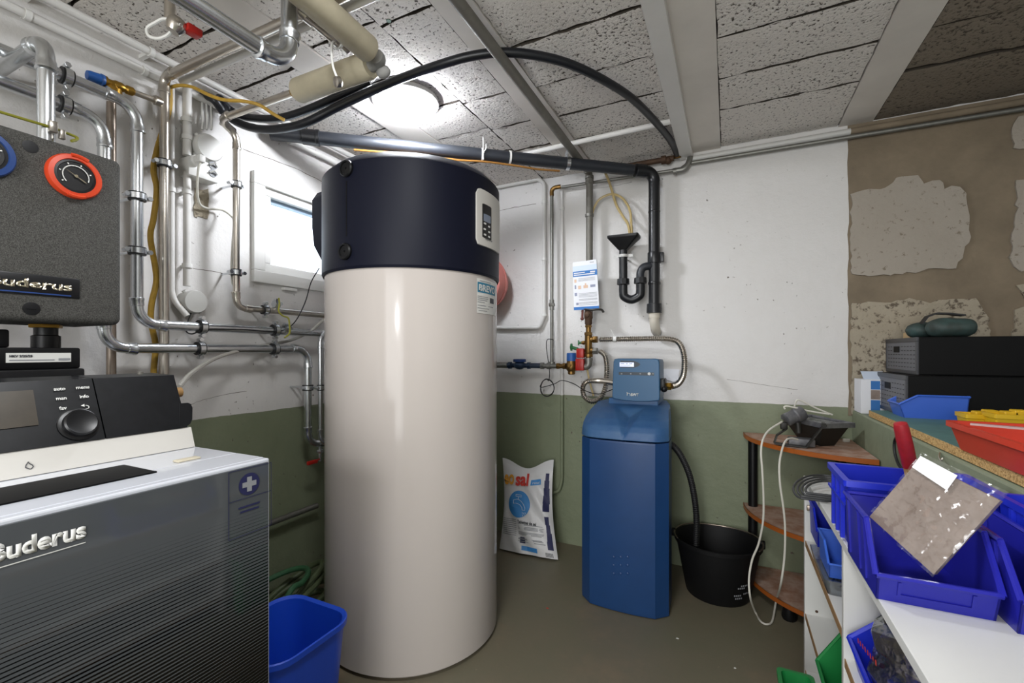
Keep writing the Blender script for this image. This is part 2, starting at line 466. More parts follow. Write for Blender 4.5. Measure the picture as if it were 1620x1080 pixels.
M['binblue'] = mat('royal_blue_plastic', '#1c2dc0', .35, var=.08, vscale=12)
M['binnavy'] = mat('dark_blue_plastic', '#22249a', .32)
M['binlight'] = mat('bright_blue_plastic', '#3b66cc', .4)
M['bucketblue'] = mat('blue_bucket_plastic', '#1a4ccc', .42)
M['bingreen'] = mat('green_bin_plastic', '#1b7a3c', .4)
M['trayred'] = mat('red_tray_plastic', '#cf3a22', .42, var=.06, vscale=20)
M['yellow'] = mat('yellow_plastic', '#e0b41c', .45)
M['crate'] = mat('black_crate_plastic', '#060607', .6, spec=.2)
M['crateface'] = mat('dark_grey_mesh', '#6a6b70', .5, bump=.4, bscale=420, dist=.0008)
M['tealbag'] = mat('faded_teal_vinyl', '#3f5856', .6, var=.45, vscale=18, col2='#2f342f', bump=.2, bscale=60)
M['palewood'] = mat('pale_wood', '#d2b58a', .7)
M['woodhandle'] = mat('wood_handle', '#b98f58', .6, var=.2, vscale=30)
M['redwood'] = mat('chipped_red_paint', '#a3202a', .45, var=.3, vscale=90, col2='#8d1f24')
M['paper'] = mat('white_paper', '#e3e4e8', .6)
M['packet'] = mat('brown_slab', '#94857c', .3, var=.25, vscale=24, col2='#7a6b62', bump=.5, bscale=32, dist=.004)
M['film'] = clear('clear_film', (.97, .97, .97, 1), .07, .14)
M['filmbag'] = clear('crinkled_clear_bag', (.93, .94, .95, 1), .3, .18)
M['clearbox'] = clear('clear_box_plastic', (.86, .9, .94, 1), .2, .1)
def frosted():
    m, t, b = nt('frosted_pane')
    tl = N(t, 'ShaderNodeBsdfTranslucent'); tl.inputs[0].default_value = (.95, .97, 1, 1)
    tr = N(t, 'ShaderNodeBsdfTransparent'); mx = N(t, 'ShaderNodeMixShader'); mx.inputs[0].default_value = .2
    t.links.new(tl.outputs[0], mx.inputs[1]); t.links.new(tr.outputs[0], mx.inputs[2]); t.links.new(mx.outputs[0], t.nodes['Material Output'].inputs[0])
    return m
M['pane'] = frosted()
M['crack'] = mat('crack_dirt', '#5a5046', .9)
M['clearhose'] = mat('translucent_hose', '#b5b2ab', .25)
M['yellowhose'] = mat('yellowed_clear_hose', '#bda877', .3)
M['vessel'] = mat('pale_red_vessel', '#d58078', .45)
M['gardenhose'] = mat('green_garden_hose', '#3c6a48', .5, var=.3, vscale=20)
M['gardenhose2'] = mat('faded_olive_hose', '#5f6b4c', .55, var=.3, vscale=20)
M['lampglow'] = glow('lamp_diffuser', '#f4f8ff', LAMP_STRENGTH)
M['grimy'] = mat('grey_cable_rubber', '#3b3c3d', .5)
M['contents'] = mat('dark_contents', '#6f6d66', .8, var=.4, vscale=30)
# ================================================================== THE ROOM
H = 1.92
bm = NB(); box(bm, -.25, 3.25, -4.45, .25, -.12, 0); floor = struct('floor', bm, M['floor'])
# ceiling: hollow blocks laid between concrete joists
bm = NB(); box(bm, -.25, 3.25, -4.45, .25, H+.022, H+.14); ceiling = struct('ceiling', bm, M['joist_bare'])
JOISTS = [(.327, .449), (.888, .991), (1.391, 1.563), (2.0, 2.113), (2.56, 2.67)]
for a, b in JOISTS:
    bm = NB(); box(bm, a, b, -4.2, 0, H-.003, H+.03); mk('ceiling_joist', bm, M['joist'], ceiling, 0)
BAYS = [(0, .327), (.449, .706), (.706, .888), (.991, 1.391), (1.563, 2.0), (2.113, 2.56), (2.67, 3.0)]
rb = random.Random(3)
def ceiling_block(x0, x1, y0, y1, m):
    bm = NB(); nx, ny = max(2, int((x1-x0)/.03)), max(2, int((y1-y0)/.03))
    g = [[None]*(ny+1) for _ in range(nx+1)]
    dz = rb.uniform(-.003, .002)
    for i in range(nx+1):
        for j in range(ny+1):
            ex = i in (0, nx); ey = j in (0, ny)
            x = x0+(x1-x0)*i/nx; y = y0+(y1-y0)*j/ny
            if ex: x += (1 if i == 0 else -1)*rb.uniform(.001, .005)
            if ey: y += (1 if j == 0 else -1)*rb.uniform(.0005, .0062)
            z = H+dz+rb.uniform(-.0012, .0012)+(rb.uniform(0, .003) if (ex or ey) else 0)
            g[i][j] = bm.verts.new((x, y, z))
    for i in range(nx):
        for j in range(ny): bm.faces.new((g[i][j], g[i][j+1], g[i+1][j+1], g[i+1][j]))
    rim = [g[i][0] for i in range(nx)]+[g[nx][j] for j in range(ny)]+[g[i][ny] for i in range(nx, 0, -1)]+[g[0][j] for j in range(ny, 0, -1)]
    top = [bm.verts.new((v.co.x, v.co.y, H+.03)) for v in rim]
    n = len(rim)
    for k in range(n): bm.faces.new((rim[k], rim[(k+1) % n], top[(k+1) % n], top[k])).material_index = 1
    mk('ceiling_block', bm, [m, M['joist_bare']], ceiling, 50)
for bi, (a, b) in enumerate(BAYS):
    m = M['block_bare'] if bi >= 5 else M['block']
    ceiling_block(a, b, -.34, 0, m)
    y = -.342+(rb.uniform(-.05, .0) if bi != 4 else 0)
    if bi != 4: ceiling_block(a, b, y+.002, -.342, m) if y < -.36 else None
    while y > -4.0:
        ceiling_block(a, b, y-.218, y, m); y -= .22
# smooth plaster edge band across the ceiling, one step proud
# walls
bm = NB()
WY0, WY1, WZ0, WZ1 = -1.125, -.45, 1.285, 1.648
box(bm, -.25, 0, -4.45, WY0, -.1, H+.1); box(bm, -.25, 0, WY1, .25, -.1, H+.1)
box(bm, -.25, 0, WY0, WY1, -.1, WZ0); box(bm, -.25, 0, WY0, WY1, WZ1, H+.1)
wall_left = struct('wall_left', bm, M['wall'])
bm = NB(); box(bm, 0, 3.25, 0, .25, -.1, H+.1); wall_back = struct('wall_back', bm, M['wall'])
bm = NB(); box(bm, 3.0, 3.25, -4.45, 0, -.1, H+.1); struct('wall_right', bm, M['wall'])
bm = NB(); box(bm, 0, 3.0, -4.45, -4.2, -.1, H+.1); struct('wall_front', bm, M['wall'])
# bare mortar part of the back wall, with old plaster left on it
rp = random.Random(11)
bm = NB()
edge = [V((2.033+rp.uniform(-.003, .003), -.003, z)) for z in [.74+(1.176)*i/24 for i in range(25)]]
prism(bm, [V((3.0, -.003, .74))]+edge+[V((3.0, -.003, 1.916))], (0, .01, 0))
mk('bare_mortar', bm, M['mortar'], wall_back, 0)
def patch(name, pts, m, th=.008, jit=.005):
    q = []
    for i, (a, b) in enumerate(zip(pts, pts[1:]+pts[:1])):
        A, B = P(*a, y=-.004), P(*b, y=-.004); n = max(1, int((B-A).length/.018))
        for k in range(n):
            p = A.lerp(B, k/n); q.append(p+V((rp.uniform(-jit, jit), 0, rp.uniform(-jit, jit))))
    bm = NB(); prism(bm, q, (0, -th, 0)); mk(name, bm, m, wall_back, 0)
patch('plaster_patch', [(1346, 306), (1372, 300), (1400, 300), (1418, 281), (1452, 280), (1462, 293), (1486, 284), (1494, 298), (1516, 295), (1529, 305), (1531, 340), (1533, 375), (1522, 400), (1512, 424), (1480, 424), (1455, 430), (1396, 436), (1346, 434)], M['plaster'])
patch('plaster_patch', [(1346, 479), (1372, 478), (1398, 480), (1436, 473), (1470, 478), (1505, 474), (1541, 470), (1551, 484), (1562, 505), (1566, 530), (1566, 640), (1346, 655)], M['rough_plaster'])
patch('plaster_patch', [(1612, 184), (1660, 176), (1660, 236), (1602, 237), (1598, 200)], M['plaster'])
patch('plaster_patch', [(1605, 288), (1660, 280), (1660, 425), (1612, 428), (1596, 416), (1602, 370), (1607, 340)], M['plaster'])
patch('plaster_patch', [(1606, 452), (1660, 446), (1660, 480), (1620, 478)], M['rough_plaster'])
patch('plaster_patch', [(1604, 492), (1620, 484), (1660, 482), (1660, 540), (1600, 540)], M['rough_plaster'])
# concrete ledge along the right side
bm = NB(); box(bm, 2.045, 3.0, -4.2, 0, 0, .765, .006); struct('concrete_ledge', bm, M['ledge'])
# boxed batten along the ceiling joist
bm = NB(); box(bm, 1.392, 1.448, -4.2, -.012, H-.032, H-.003, .002); struct('trim_1', bm, M['conduit'])
# window in the left wall
win = bpy.data.objects.new('window_1', None); COL.objects.link(win); win.location = (0, (WY0+WY1)/2, WZ0); BASE['window_1'] = V(win.location); win['kind'] = 'structure'
def rim_frame(bm, y0, y1, z0, z1, wdt, x0, x1, bev=.003):
    box(bm, x0, x1, y0, y1, z0, z0+wdt, bev); box(bm, x0, x1, y0, y1, z1-wdt, z1, bev)
    box(bm, x0, x1, y0, y0+wdt, z0+wdt, z1-wdt, bev); box(bm, x0, x1, y1-wdt, y1, z0+wdt, z1-wdt, bev)
bm = NB(); rim_frame(bm, WY0-.028, WY1+.028, WZ0-.026, WZ1+.024, .046, -.03, .018); mk('window_frame', bm, M['white'], win, 0)
bm = NB(); rim_frame(bm, WY0+.016, WY1-.016, WZ0+.018, WZ1-.018, .034, -.04, .004); mk('window_sash', bm, M['white'], win, 0)
bm = NB(); box(bm, -.03, -.026, WY0+.045, WY1-.045, WZ0+.045, WZ1-.045); mk('window_pane', bm, M['pane'], win, 0)
bm = NB(); box(bm, -.026, -.018, WY0+.05, WY1-.05, WZ1-.072, WZ1-.051, .001); mk('shutter_strip', bm, mat('blue_grey_shutter', '#8fa3b5', .5), win, 0)  # blue-grey strip added inside, stands in for the roller shutter behind the pane
bm = NB(); box(bm, .001, .02, -1.03, -.97, WZ0-.042, WZ0-.03, .003); mk('window_drain_cap', bm, M['white'], win, 0)
# rough spot on the left wall where a box was removed
bm = NB(); q = []
for a, b in (((307, 298), (330, 300)), ((330, 300), (329, 346)), ((329, 346), (306, 342)), ((306, 342), (307, 298))):
    for k in range(6):
        p = P(*a, x=.0).lerp(P(*b, x=.0), k/6); q.append(p+V((0, rp.uniform(-.003, .003), rp.uniform(-.003, .003))))
prism(bm, q, (.003, 0, 0)); mk('bare_spot', bm, M['rough_plaster'], wall_left, 0)

# cracks in the render
def crack(pts, parent, off, wd=.0011):
    q = smooth_line(pts, 5); bm = NB(); d = V(off)
    up = V((0, 0, 1)); L = [[bm.verts.new(p+d+up*s*wd*rp.uniform(.4, 1.5)+up*j) for s in (1, -1)] for p in q for j in (rp.uniform(-.0018, .0018),)]
    for A, B in zip(L, L[1:]): bm.faces.new((A[0], A[1], B[1], B[0]))
    mk('render_crack', bm, M['crack'], parent, 0)
crack([P(788, 333, y=0), P(815, 328, y=0), P(848, 322, y=0)], wall_back, (0, -.0006, 0))
crack([P(905, 300, y=0), P(960, 296, y=0), P(1000, 288, y=0)], wall_back, (0, -.0006, 0), .0007)
crack([P(1150, 600, y=0), P(1200, 607, y=0), P(1262, 617, y=0)], wall_back, (0, -.0006, 0), .0006)
crack([P(384, 236, x=0), P(430, 252, x=0), P(475, 270, x=0), P(515, 290, x=0)], wall_left, (.0006, 0, 0))
crack([P(305, 425, x=0), P(340, 430, x=0), P(372, 436, x=0)], wall_left, (.0006, 0, 0), .0008)
crack([P(300, 640, x=0), P(330, 630, x=0), P(390, 618, x=0)], wall_left, (.0006, 0, 0), .0007)
# ceiling lamp
LX, LY = .536, -.928
t = thing('ceiling_lamp', 'round white ceiling lamp glowing above the tank', 'lamp', (LX, LY, H-.045))
bm = NB(); lathe(bm, [(.118, 0), (.118, -.014), (.108, -.02)], (LX, LY, H-.003), n=40); mk('lamp_base', bm, M['white'], t)
bm = NB(); lathe(bm, [(.104, -.018), (.106, -.028), (.098, -.038), (.075, -.046), (.02, -.049)], (LX, LY, H-.003), n=40); mk('lamp_diffuser', bm, M['lampglow'], t)

# ================================================================== PIPES
def clampset(root, c, axis, r, to, m=None):
    c = V(c); a = V(axis).normalized(); to = V(to); d = (to-c)
    d = d-a*d.dot(a); dn = d.normalized(); s = a.cross(dn)
    bm = NB(); ring(bm, c, a, r*1.02, r*1.48, .022); rl = mk('rubber_liner', bm, M['rubber'], root)
    bm = NB(); ring(bm, c, a, r*1.46, r*1.6, .015)
    for sg in (1, -1):
        p = c+s*sg*(r*1.55+.006)
        rod(bm, p-dn*.008, p+dn*.008, .0055, 8); hexnut(bm, p-dn*.009, dn, .007, .005)
    rod(bm, c+dn*r*1.35, c+dn*max(d.length-.002, r*1.6), .004, 8)
    cl = mk('pipe_clamp', bm, m or M['zinc'], root)
    rl.parent = cl
def pipeline(name, label, pts, r, m, bend=.035, fit=1.16, fm=None, clamps=(), cat='pipe', group=None, elbows=True, base=None):
    pts = [V(p) for p in pts]
    t = thing(name, label, cat, base if base is not None else min(pts, key=lambda p: p.z), group)
    runs, arcs = fillet(pts, bend)
    for a, b in runs:
        if (b-a).length > .004: bm = NB(); rod(bm, a, b, r, 16); mk('pipe_run', bm, m, t)
    for i, arc in enumerate(arcs):
        d0 = (arc[1]-arc[0]).normalized(); d1 = (arc[-1]-arc[-2]).normalized()
        bm = NB(); sweep(bm, arc, r*(1.03 if elbows else 1), 16)
        if elbows:
            for p, d in ((arc[0], -d0), (arc[-1], d1)):
                lathe(bm, [(r*1.05, 0), (r*fit, .001), (r*fit, .014), (r*fit*1.09, .017), (r*fit*1.09, .022), (r*1.05, .024)], p, d, 16)
        mk('elbow', bm, fm or m, t)
    for c_, ax_, to_ in clamps: clampset(t, c_, ax_, r, to_)
    return t
XB = .10      # distance of the copper-sized pipes from the left wall
Y_ = V((0, 1, 0)); Z_ = V((0, 0, 1)); X_ = V((1, 0, 0))
def LW(px, py, x=XB): return P(px, py, x=x)
def tank_x(y): return .546-math.sqrt(max(0, .3065**2-(y+.894)**2))-.001
def wallpt(p): return V((0, p.y, p.z))
# B: zinc pipe along the wall, down and along again
b0 = LW(14, 91); b1 = LW(217, 168); zb = 1+(b1.z-1); yB = b1.y
bz = LW(217, 512).z
bend_end = LW(508, 523)
c1 = LW(105, 126); c2 = LW(217, 311); c3 = LW(217, 397); c4 = LW(319, 511); c5 = LW(435, 517)
B1 = [V((XB, -2.35, b1.z)), V((XB, yB, b1.z)), V((XB, yB, bz)), V((XB, bend_end.y+.2, bz-.004)), V((tank_x(bend_end.y+.2), bend_end.y+.2, bz-.004))]
pipeline('heating_pipe', 'zinc heating pipe dropping right of the black pump box, then running along the wall', B1, .014, M['zinc'], .05,
  clamps=[((XB, c1.y, b1.z), Y_, (0, c1.y, b1.z)), ((XB, yB, c2.z), Z_, (0, yB, c2.z)), ((XB, yB, c3.z), Z_, (0, yB, c3.z)),
          ((XB, c4.y, bz), Y_, (0, c4.y, bz)), ((XB, c5.y, bz), Y_, (0, c5.y, bz))])
# C: second zinc pipe, behind the pump box, along and down again to the tank
d1 = LW(166, 190); dz = LW(300, 551).z; dv = LW(487, 600)
yC = LW(165, 300).y; ce1 = LW(102, 175); zC = d1.z
zlow = LW(487, 704).z
pipeline('heating_pipe', 'zinc heating pipe passing behind the black pump box and dropping to the red-handled drain valve',
  [V((XB, -2.35, zC)), V((XB, yC, zC)), V((XB, yC, dz)), V((XB, dv.y, dz)), V((XB, dv.y, zlow)), V((XB, dv.y+.22, zlow)), V((tank_x(dv.y+.22), dv.y+.22, zlow))], .014, M['zinc'], .05,
  clamps=[((XB, ce1.y, zC), Y_, (0, ce1.y, zC)), ((XB, LW(316, 550).y, dz), Y_, (0, LW(316, 550).y, dz)), ((XB, LW(434, 549).y, dz), Y_, (0, LW(434, 549).y, dz)),
          ((XB, dv.y, LW(487, 613).z), Z_, (0, dv.y, LW(487, 613).z))])
# drain valve with red lever on that pipe
vp = V((XB, LW(506, 723).y, zlow))
t = thing('drain_valve', 'small drain valve with red lever beside the tank', 'valve', vp-V((0, 0, .06)))
bm = NB(); rod(bm, vp-Z_*.014, vp-Z_*.06, .009); hexnut(bm, vp-Z_*.034, Z_, .014, .014); rod(bm, vp-Z_*.06, vp-Z_*.075, .006); mk('valve_body', bm, M['zinc'], t)
bm = NB(); q = LW(495, 731, XB+.02); box(bm, q.x-.006, q.x+.004, q.y-.026, q.y+.022, q.z-.007, q.z+.008, .003); rod(bm, V((vp.x, vp.y, q.z)), q, .004); mk('lever', bm, M['red'], t)
# thin riser between that pipe and the tank
ry = LW(507, 600, .14).y
pipeline('heating_pipe', 'thin zinc riser close against the left side of the tank', [V((.14, ry+.02, LW(505, 528, .14).z)), V((.14, ry, LW(507, 536, .14).z)), V((.14, ry, LW(507, 700, .14).z)), V((.2, ry+.1, LW(507, 706, .14).z))], .009, M['zinc'], .03,
  clamps=[((.14, ry, LW(507, 613, .14).z), Z_, (0, ry, LW(507, 613, .14).z))])
# D, E: stainless verticals
yD = LW(176, 300, .045).y
pipeline('steel_pipe', 'brownish stainless pipe standing behind the zinc pipes left of the wall', [V((.045, yD, LW(176, 163, .045).z)), V((.045, yD, .35))], .011, M['darksteel'])
ex = .06; yE = LW(260, 300, ex).y; zE = LW(264, 124, ex).z
pipeline('steel_pipe', 'stainless riser by the yellow hose turning under the ceiling to the right', [V((ex, yE, .3)), V((ex, yE, zE)), V((.98, yE, zE-.004))], .0125, M['steel'], .025, fm=M['steel'],
  clamps=[((ex, yE, LW(258, 258, ex).z), Z_, (0, yE, LW(258, 258, ex).z))])
# safety valve with blue cap, screwed into the riser
sz = LW(240, 158, ex).z; sv = V((ex, LW(175, 130, ex).y, LW(175, 130, ex).z))
t = thing('safety_valve', 'brass relief valve with blue cap above the upper wall pipe', 'valve', (ex, sv.y, sv.z-.03))
def al(y, z=None): return V((ex, y, z if z is not None else sv.z))
e0 = V((ex, yE-.012, LW(250, 160, ex).z)); e1 = LW(212, 146, ex)
bm = NB(); rod(bm, e0, e1, .008); lathe(bm, [(.012, 0), (.014, .003), (.012, .02)], e0-(e0-e1)*.25, (e0-e1), 12); mk('nipple', bm, M['steel'], t)
e2 = LW(164, 128, ex); dd = (e2-e1).normalized(); L = (e2-e1).length
bm = NB(); lathe(bm, [(.009, 0), (.012, .004), (.012, .018), (.009, .022), (.013, .03), (.013, .045), (.0105, .05), (.0105, L*.9), (.015, L*.92), (.015, L)], e1, dd, 12)
q = e1+dd*L*.72; lathe(bm, [(.012, 0), (.013, -.01), (.021, -.014), (.021, -.03), (.017, -.034)], q, Z_, 14); mk('valve_body', bm, M['brass'], t)
bm = NB(); lathe(bm, [(.015, 0), (.0165, .006), (.0145, .008), (.013, .03), (.011, .036)], e2, dd, 14); mk('cap', bm, M['bluecap'], t)
# I: stainless pipe from the insulated run, down and along to the tank
ix = .08; yI = LW(374, 330, ix).y; zI = 1.766; yI0 = -1.317
ib = LW(373, 486, ix).z
pipeline('steel_pipe', 'stainless pipe coming off the cream insulation and dropping beside the window', [V((.43, yI0, zI)), V((ix, yI0, zI)), V((ix, yI, LW(374, 212, ix).z)), V((ix, yI, ib)), V((ix, LW(510, 486, ix).y+.18, ib)), V((tank_x(LW(510, 486, ix).y+.18), LW(510, 486, ix).y+.18, ib))], .011, M['steel'], .03,
  clamps=[((ix, yI, LW(374, 292, ix).z), Z_, (0, yI, LW(374, 292, ix).z)), ((ix, yI, LW(374, 431, ix).z), Z_, (0, yI, LW(374, 431, ix).z)), ((ix, LW(419, 480, ix).y, ib), Y_, (0, LW(419, 480, ix).y, ib))])
# insulated runs under the ceiling
t = thing('insulated_pipe', 'cream insulated pipe with stained jacket ending in a brass fitting', 'pipe', (.45, yI0, zI-.03))
bm = NB(); lathe(bm, [(.012, 0), (.031, .001), (.0335, .006), (.0335, .275), (.031, .28), (.02, .281)], (.452, yI0, zI), X_, 24); mk('insulation', bm, M['insul'], t)
bm = NB(); lathe(bm, [(.012, 0), (.0145, .003), (.0145, .02), (.012, .022)], (.43, yI0, zI), X_, 8); mk('fitting', bm, M['brass'], t)
bm = NB(); sweep(bm, fillet([(.73, yI0, zI), (.772, yI0, zI), (.772, yI0-.05, zI)], .02)[1][0], .018, 12); rod(bm, (.73, yI0, zI), (.755, yI0, zI), .0185); ball(bm, (.764, yI0+.014, zI-.02), .016, (1.3, 1, 1)); mk('foam_elbow', bm, M['insulgrey'], t)
t = thing('insulated_pipe', 'cream insulated pipe running toward the viewer beside the red-handled ball valve', 'pipe', (.772, -1.7, zI-.03))
bm = NB(); lathe(bm, [(.018, 0), (.029, .001), (.032, .006), (.032, .7)], (.772, yI0-.045, zI), (0, -1, .02), 24); mk('insulation', bm, M['insul'], t)
# thick zinc pipes hanging from the ceiling
f1 = V((.714, -1.551, 1.633))
pipeline('heating_pipe', 'thick zinc pipe coming from the upper left and elbowing up to the ceiling', [V((.714, -2.5, 1.633)), V((.714, -1.55, 1.633)), V((.714, -1.55, 1.917))], .0175, M['zinc'], .055)
pipeline('heating_pipe', 'zinc pipe with upturned elbow at the top edge of the view', [V((.70, -2.5, 1.715)), V((.70, -1.645, 1.715)), V((.70, -1.645, 1.917))], .0145, M['zinc'], .05)
# ball valve with red handle on the rising leg
t = thing('ball_valve', 'steel ball valve with red handle and hose nozzle near the ceiling', 'valve', (.714, -1.45, 1.75))
za = 1.775
bm = NB(); lathe(bm, [(.008, .0), (.012, .018), (.0135, .02), (.0135, .045), (.011, .047), (.0125, .07), (.0125, .1), (.015, .104), (.015, .122), (.009, .125), (.009, .14), (.0105, .143), (.0105, .155), (.006, .158)], (.714, -1.534, za), Y_, 12); mk('valve_body', bm, M['steel'], t)
bm = NB(); rod(bm, (.714, -1.45, za+.01), (.714, -1.45, za+.03), .005); box(bm, .705, .723, -1.485, -1.44, za+.028, za+.044, .004); mk('handle', bm, M['red'], t)
cp = P(533, 131, t=1.07); c0 = V((.714, -1.41, za))
bm = NB(); wire(bm, [c0+V((.004, .0, -.006)), P(526, 68, t=1.1), P(526, 100, t=1.08), cp+Z_*.012], .0028); ring(bm, c0, Y_, .014, .018, .006); mk('strap', bm, M['white'], t)
bm = NB(); lathe(bm, [(.006, 0), (.012, .002), (.012, .012), (.01, .014)], cp-V((0, .006, 0)), (.3, 1, .3), 14); mk('cap', bm, M['steel'], t)
# drain cock with white strap, hanging by the ceiling at left
jp = V((.537, -1.692, 1.68))
t = thing('drain_cock', 'hanging drain cock with white looped strap and red handle', 'valve', jp)
bm = NB(); rod(bm, (jp.x-.008, jp.y, 1.917), (jp.x-.008, jp.y, jp.z+.02), .011); lathe(bm, [(.014, .03), (.018, .024), (.018, .012), (.012, .0)], jp-V((0, 0, .005)), (.25, .35, 1), 16); mk('valve_body', bm, M['steel'], t)
bm = NB()
q = [P(*p, t=.945) for p in ((286, 40), (262, 30), (246, 36), (233, 45), (236, 57), (250, 61), (263, 57), (270, 51))]
wire(bm, q, .0033); mk('strap', bm, M['white'], t)
bm = NB(); q = P(304, 49, t=.97); box(bm, q.x-.012, q.x+.012, q.y-.014, q.y+.016, q.z-.008, q.z+.008, .003); rod(bm, q, jp+V((0, .01, .012)), .005); mk('handle', bm, M['red'], t)
# small green cock at top edge
q = P(615, 8, t=1.25)
t = thing('bleed_cock', 'little green cock hanging from ceiling at the top edge', 'valve', q-Z_*.03)
bm = NB(); rod(bm, (q.x, q.y, 1.917), q, .007); ball(bm, q, .012); mk('valve_body', bm, mat('green_bronze', '#3d5a48', .5, .4), t)
bm = NB(); rod(bm, q, P(620, 24, t=1.25), .004); ball(bm, P(620, 24, t=1.25), .006); mk('lever', bm, M['black'], t)
# pump group feed: thick pipe, elbow, down into the pump box
fy = -1.804; fz = 1.665
pipeline('heating_pipe', 'thick zinc pipe from the left wall elbowing down onto the pump box', [V((.02, fy, fz)), V((.285, fy, fz)), V((.285, fy, 1.43))], .0145, M['zinc'], .045)
# pipe beside it above the HKV
# old grey pipe low on the left wall
pipeline('steel_pipe', 'old grey pipe low on the green wall behind the boiler', [V((.05, -1.75, P(434, 825, x=.05).z)), V((.05, -.9, P(508, 797, x=.05).z)), ], .011, M['galv'])

# white conduits along the ceiling corner of the left wall
for nm, xx, zz, lb in (('cable_conduit', .02, 1.839, 'white conduit running just below the ceiling corner, lower of the pair'), ('cable_conduit', .055, 1.885, 'white conduit running in the ceiling corner, upper of the pair')):
    t = thing(nm, lb, 'conduit', (xx, -1.2, zz), 'conduits along the left ceiling corner')
    bm = NB(); rod(bm, (xx, -2.6, zz), (xx, -.02, zz), .011, 12); mk('conduit_tube', bm, M['conduit'], t)
    for y in (-1.75, -1.5, -1.0): bm = NB(); ring(bm, (xx, y, zz), Y_, .011, .0135, .012); box(bm, 0, xx, y-.006, y+.006, zz-.006, zz+.006); mk('clip', bm, M['white'], t)
t = thing('cable_conduit', 'white conduit crossing under the ceiling next to the stainless pipe', 'conduit', (.3, -1.42, 1.83))
bm = NB(); rod(bm, (.07, -1.425, 1.835), (.9, -1.425, 1.835), .0105, 12); mk('conduit_tube', bm, M['conduit'], t)
# vertical conduits and boxes on the left wall
def conduit(label, pts, r, clips=(), name='cable_conduit', m='conduit', bend=.03):
    t = thing(name, label, 'conduit', min([V(p) for p in pts], key=lambda p: p.z))
    runs, arcs = fillet(pts, bend)
    line = []
    for i, (a, b) in enumerate(runs):
        line += [a, b]
        if i < len(arcs): line += arcs[i][1:-1]
    bm = NB(); sweep(bm, line, r, 12); mk('conduit_tube', bm, M[m], t)
    for c, ax, tow in clips:
        bm = NB(); ring(bm, c, ax, r, r+.003, .014, 14); d = V(tow)-V(c); rod(bm, V(c)+d.normalized()*r, V(tow), .006, 8); mk('clip', bm, M['white'], t)
    return t
x1 = .02; y1 = LW(271, 300, x1).y
conduit('thin white conduit standing right of the yellow hose', [(x1, y1, 1.84), (x1, y1, LW(271, 470, x1).z), (x1+.03, y1+.03, LW(276, 500, x1).z)], .009, [((x1, y1, LW(271, 300, x1).z), Z_, (0, y1, LW(271, 300, x1).z))])
x2 = .03; y2 = LW(296, 300, x2).y
conduit('white conduit dropping from the ceiling into the socket box', [(x2, y2, 1.86), (x2, y2, LW(296, 246, x2).z)], .0125, [((x2, y2, LW(296, 190, x2).z), Z_, (0, y2, LW(296, 190, x2).z)), ((x2, y2, LW(296, 218, x2).z), Z_, (0, y2, LW(296, 218, x2).z))])
conduit('white conduit below the socket box reaching the lower round box', [(x2, y2, LW(294, 272, x2).z), (x2, y2, LW(294, 452, x2).z)], .011, [((x2, y2, LW(294, 303, x2).z), Z_, (0, y2, LW(294, 303, x2).z)), ((x2, y2, LW(294, 420, x2).z), Z_, (0, y2, LW(294, 420, x2).z))])
def round_box(label, px, py, x0, dep, r, flat=1.0):
    c = P(px, py, x=x0+dep); c = V((x0, c.y, c.z))
    t = thing('junction_box', label, 'junction box', c)
    bm = NB(); lathe(bm, [(r*.97, 0), (r, .004), (r, dep*.62)], c, X_, 28); mk('box_base', bm, M['offwhite'], t)
    bm = NB(); lathe(bm, [(r*1.03, dep*.62), (r*1.03, dep*.9), (r*.95, dep), (r*.3, dep*1.03)], c, X_, 28); mk('lid', bm, M['offwhite'], t)
    for a in (.6, 2.2, 3.9, 5.4):
        d = V((0, math.cos(a), math.sin(a))); bm = NB(); rod(bm, c+d*r*.9+X_*dep*.5, c+d*r*1.18+X_*dep*.5, .007, 8); mk('cable_entry', bm, M['offwhite'], t)
    return t, c
round_box('round grey junction box high on the wall above the sockets', 333, 233, .0, .06, .042)
rbt, rbc = round_box('round grey junction box low on the wall above the zinc pipes', 311, 477, .0, .05, .036)
bm = NB()
for k, (px, py) in enumerate(((320, 176), (327, 168), (334, 172))): wire(bm, [P(px, 205, x=.03), P(px+1, 190, x=.025), P(px, py, x=.02), V((.015, P(px, 150, x=.015).y, 1.86))], .004, 6)
one('cable_bundle', 'grey cables rising from the upper junction box to the ceiling', 'cable', bm, M['offwhite'])
# socket box
sA, sB = P(300, 245, x=.06), P(347, 290, x=.06)
t = thing('socket_box', 'white double socket box with a plug and two dark switches', 'socket', (.0, (sA.y+sB.y)/2, sB.z))
bm = NB(); box(bm, 0, .055, sA.y, sB.y, sB.z, P(300, 245, x=.06).z, .004); mk('box_body', bm, M['white'], t)
pl = P(309, 254, x=.06)
bm = NB(); lathe(bm, [(.017, 0), (.017, .012), (.013, .016), (.012, .03)], (.054, pl.y, pl.z), X_, 16); box(bm, .075, .1, pl.y-.01, pl.y+.01, pl.z-.012, pl.z+.012, .004); mk('plug', bm, M['white'], t)
for py in (262, 274):
    q = P(337, py, x=.056); bm = NB(); lathe(bm, [(.013, 0), (.013, .002)], (.055, q.y, q.z), X_, 16); mk('socket_hole', bm, M['print_grey'], t)
    bm = NB(); sweep(bm, [V((.06, q.y-.012, q.z-.002)), V((.066, q.y, q.z+.006)), V((.06, q.y+.012, q.z-.002))], .003, 6); mk('socket_flap', bm, M['offwhite'], t)
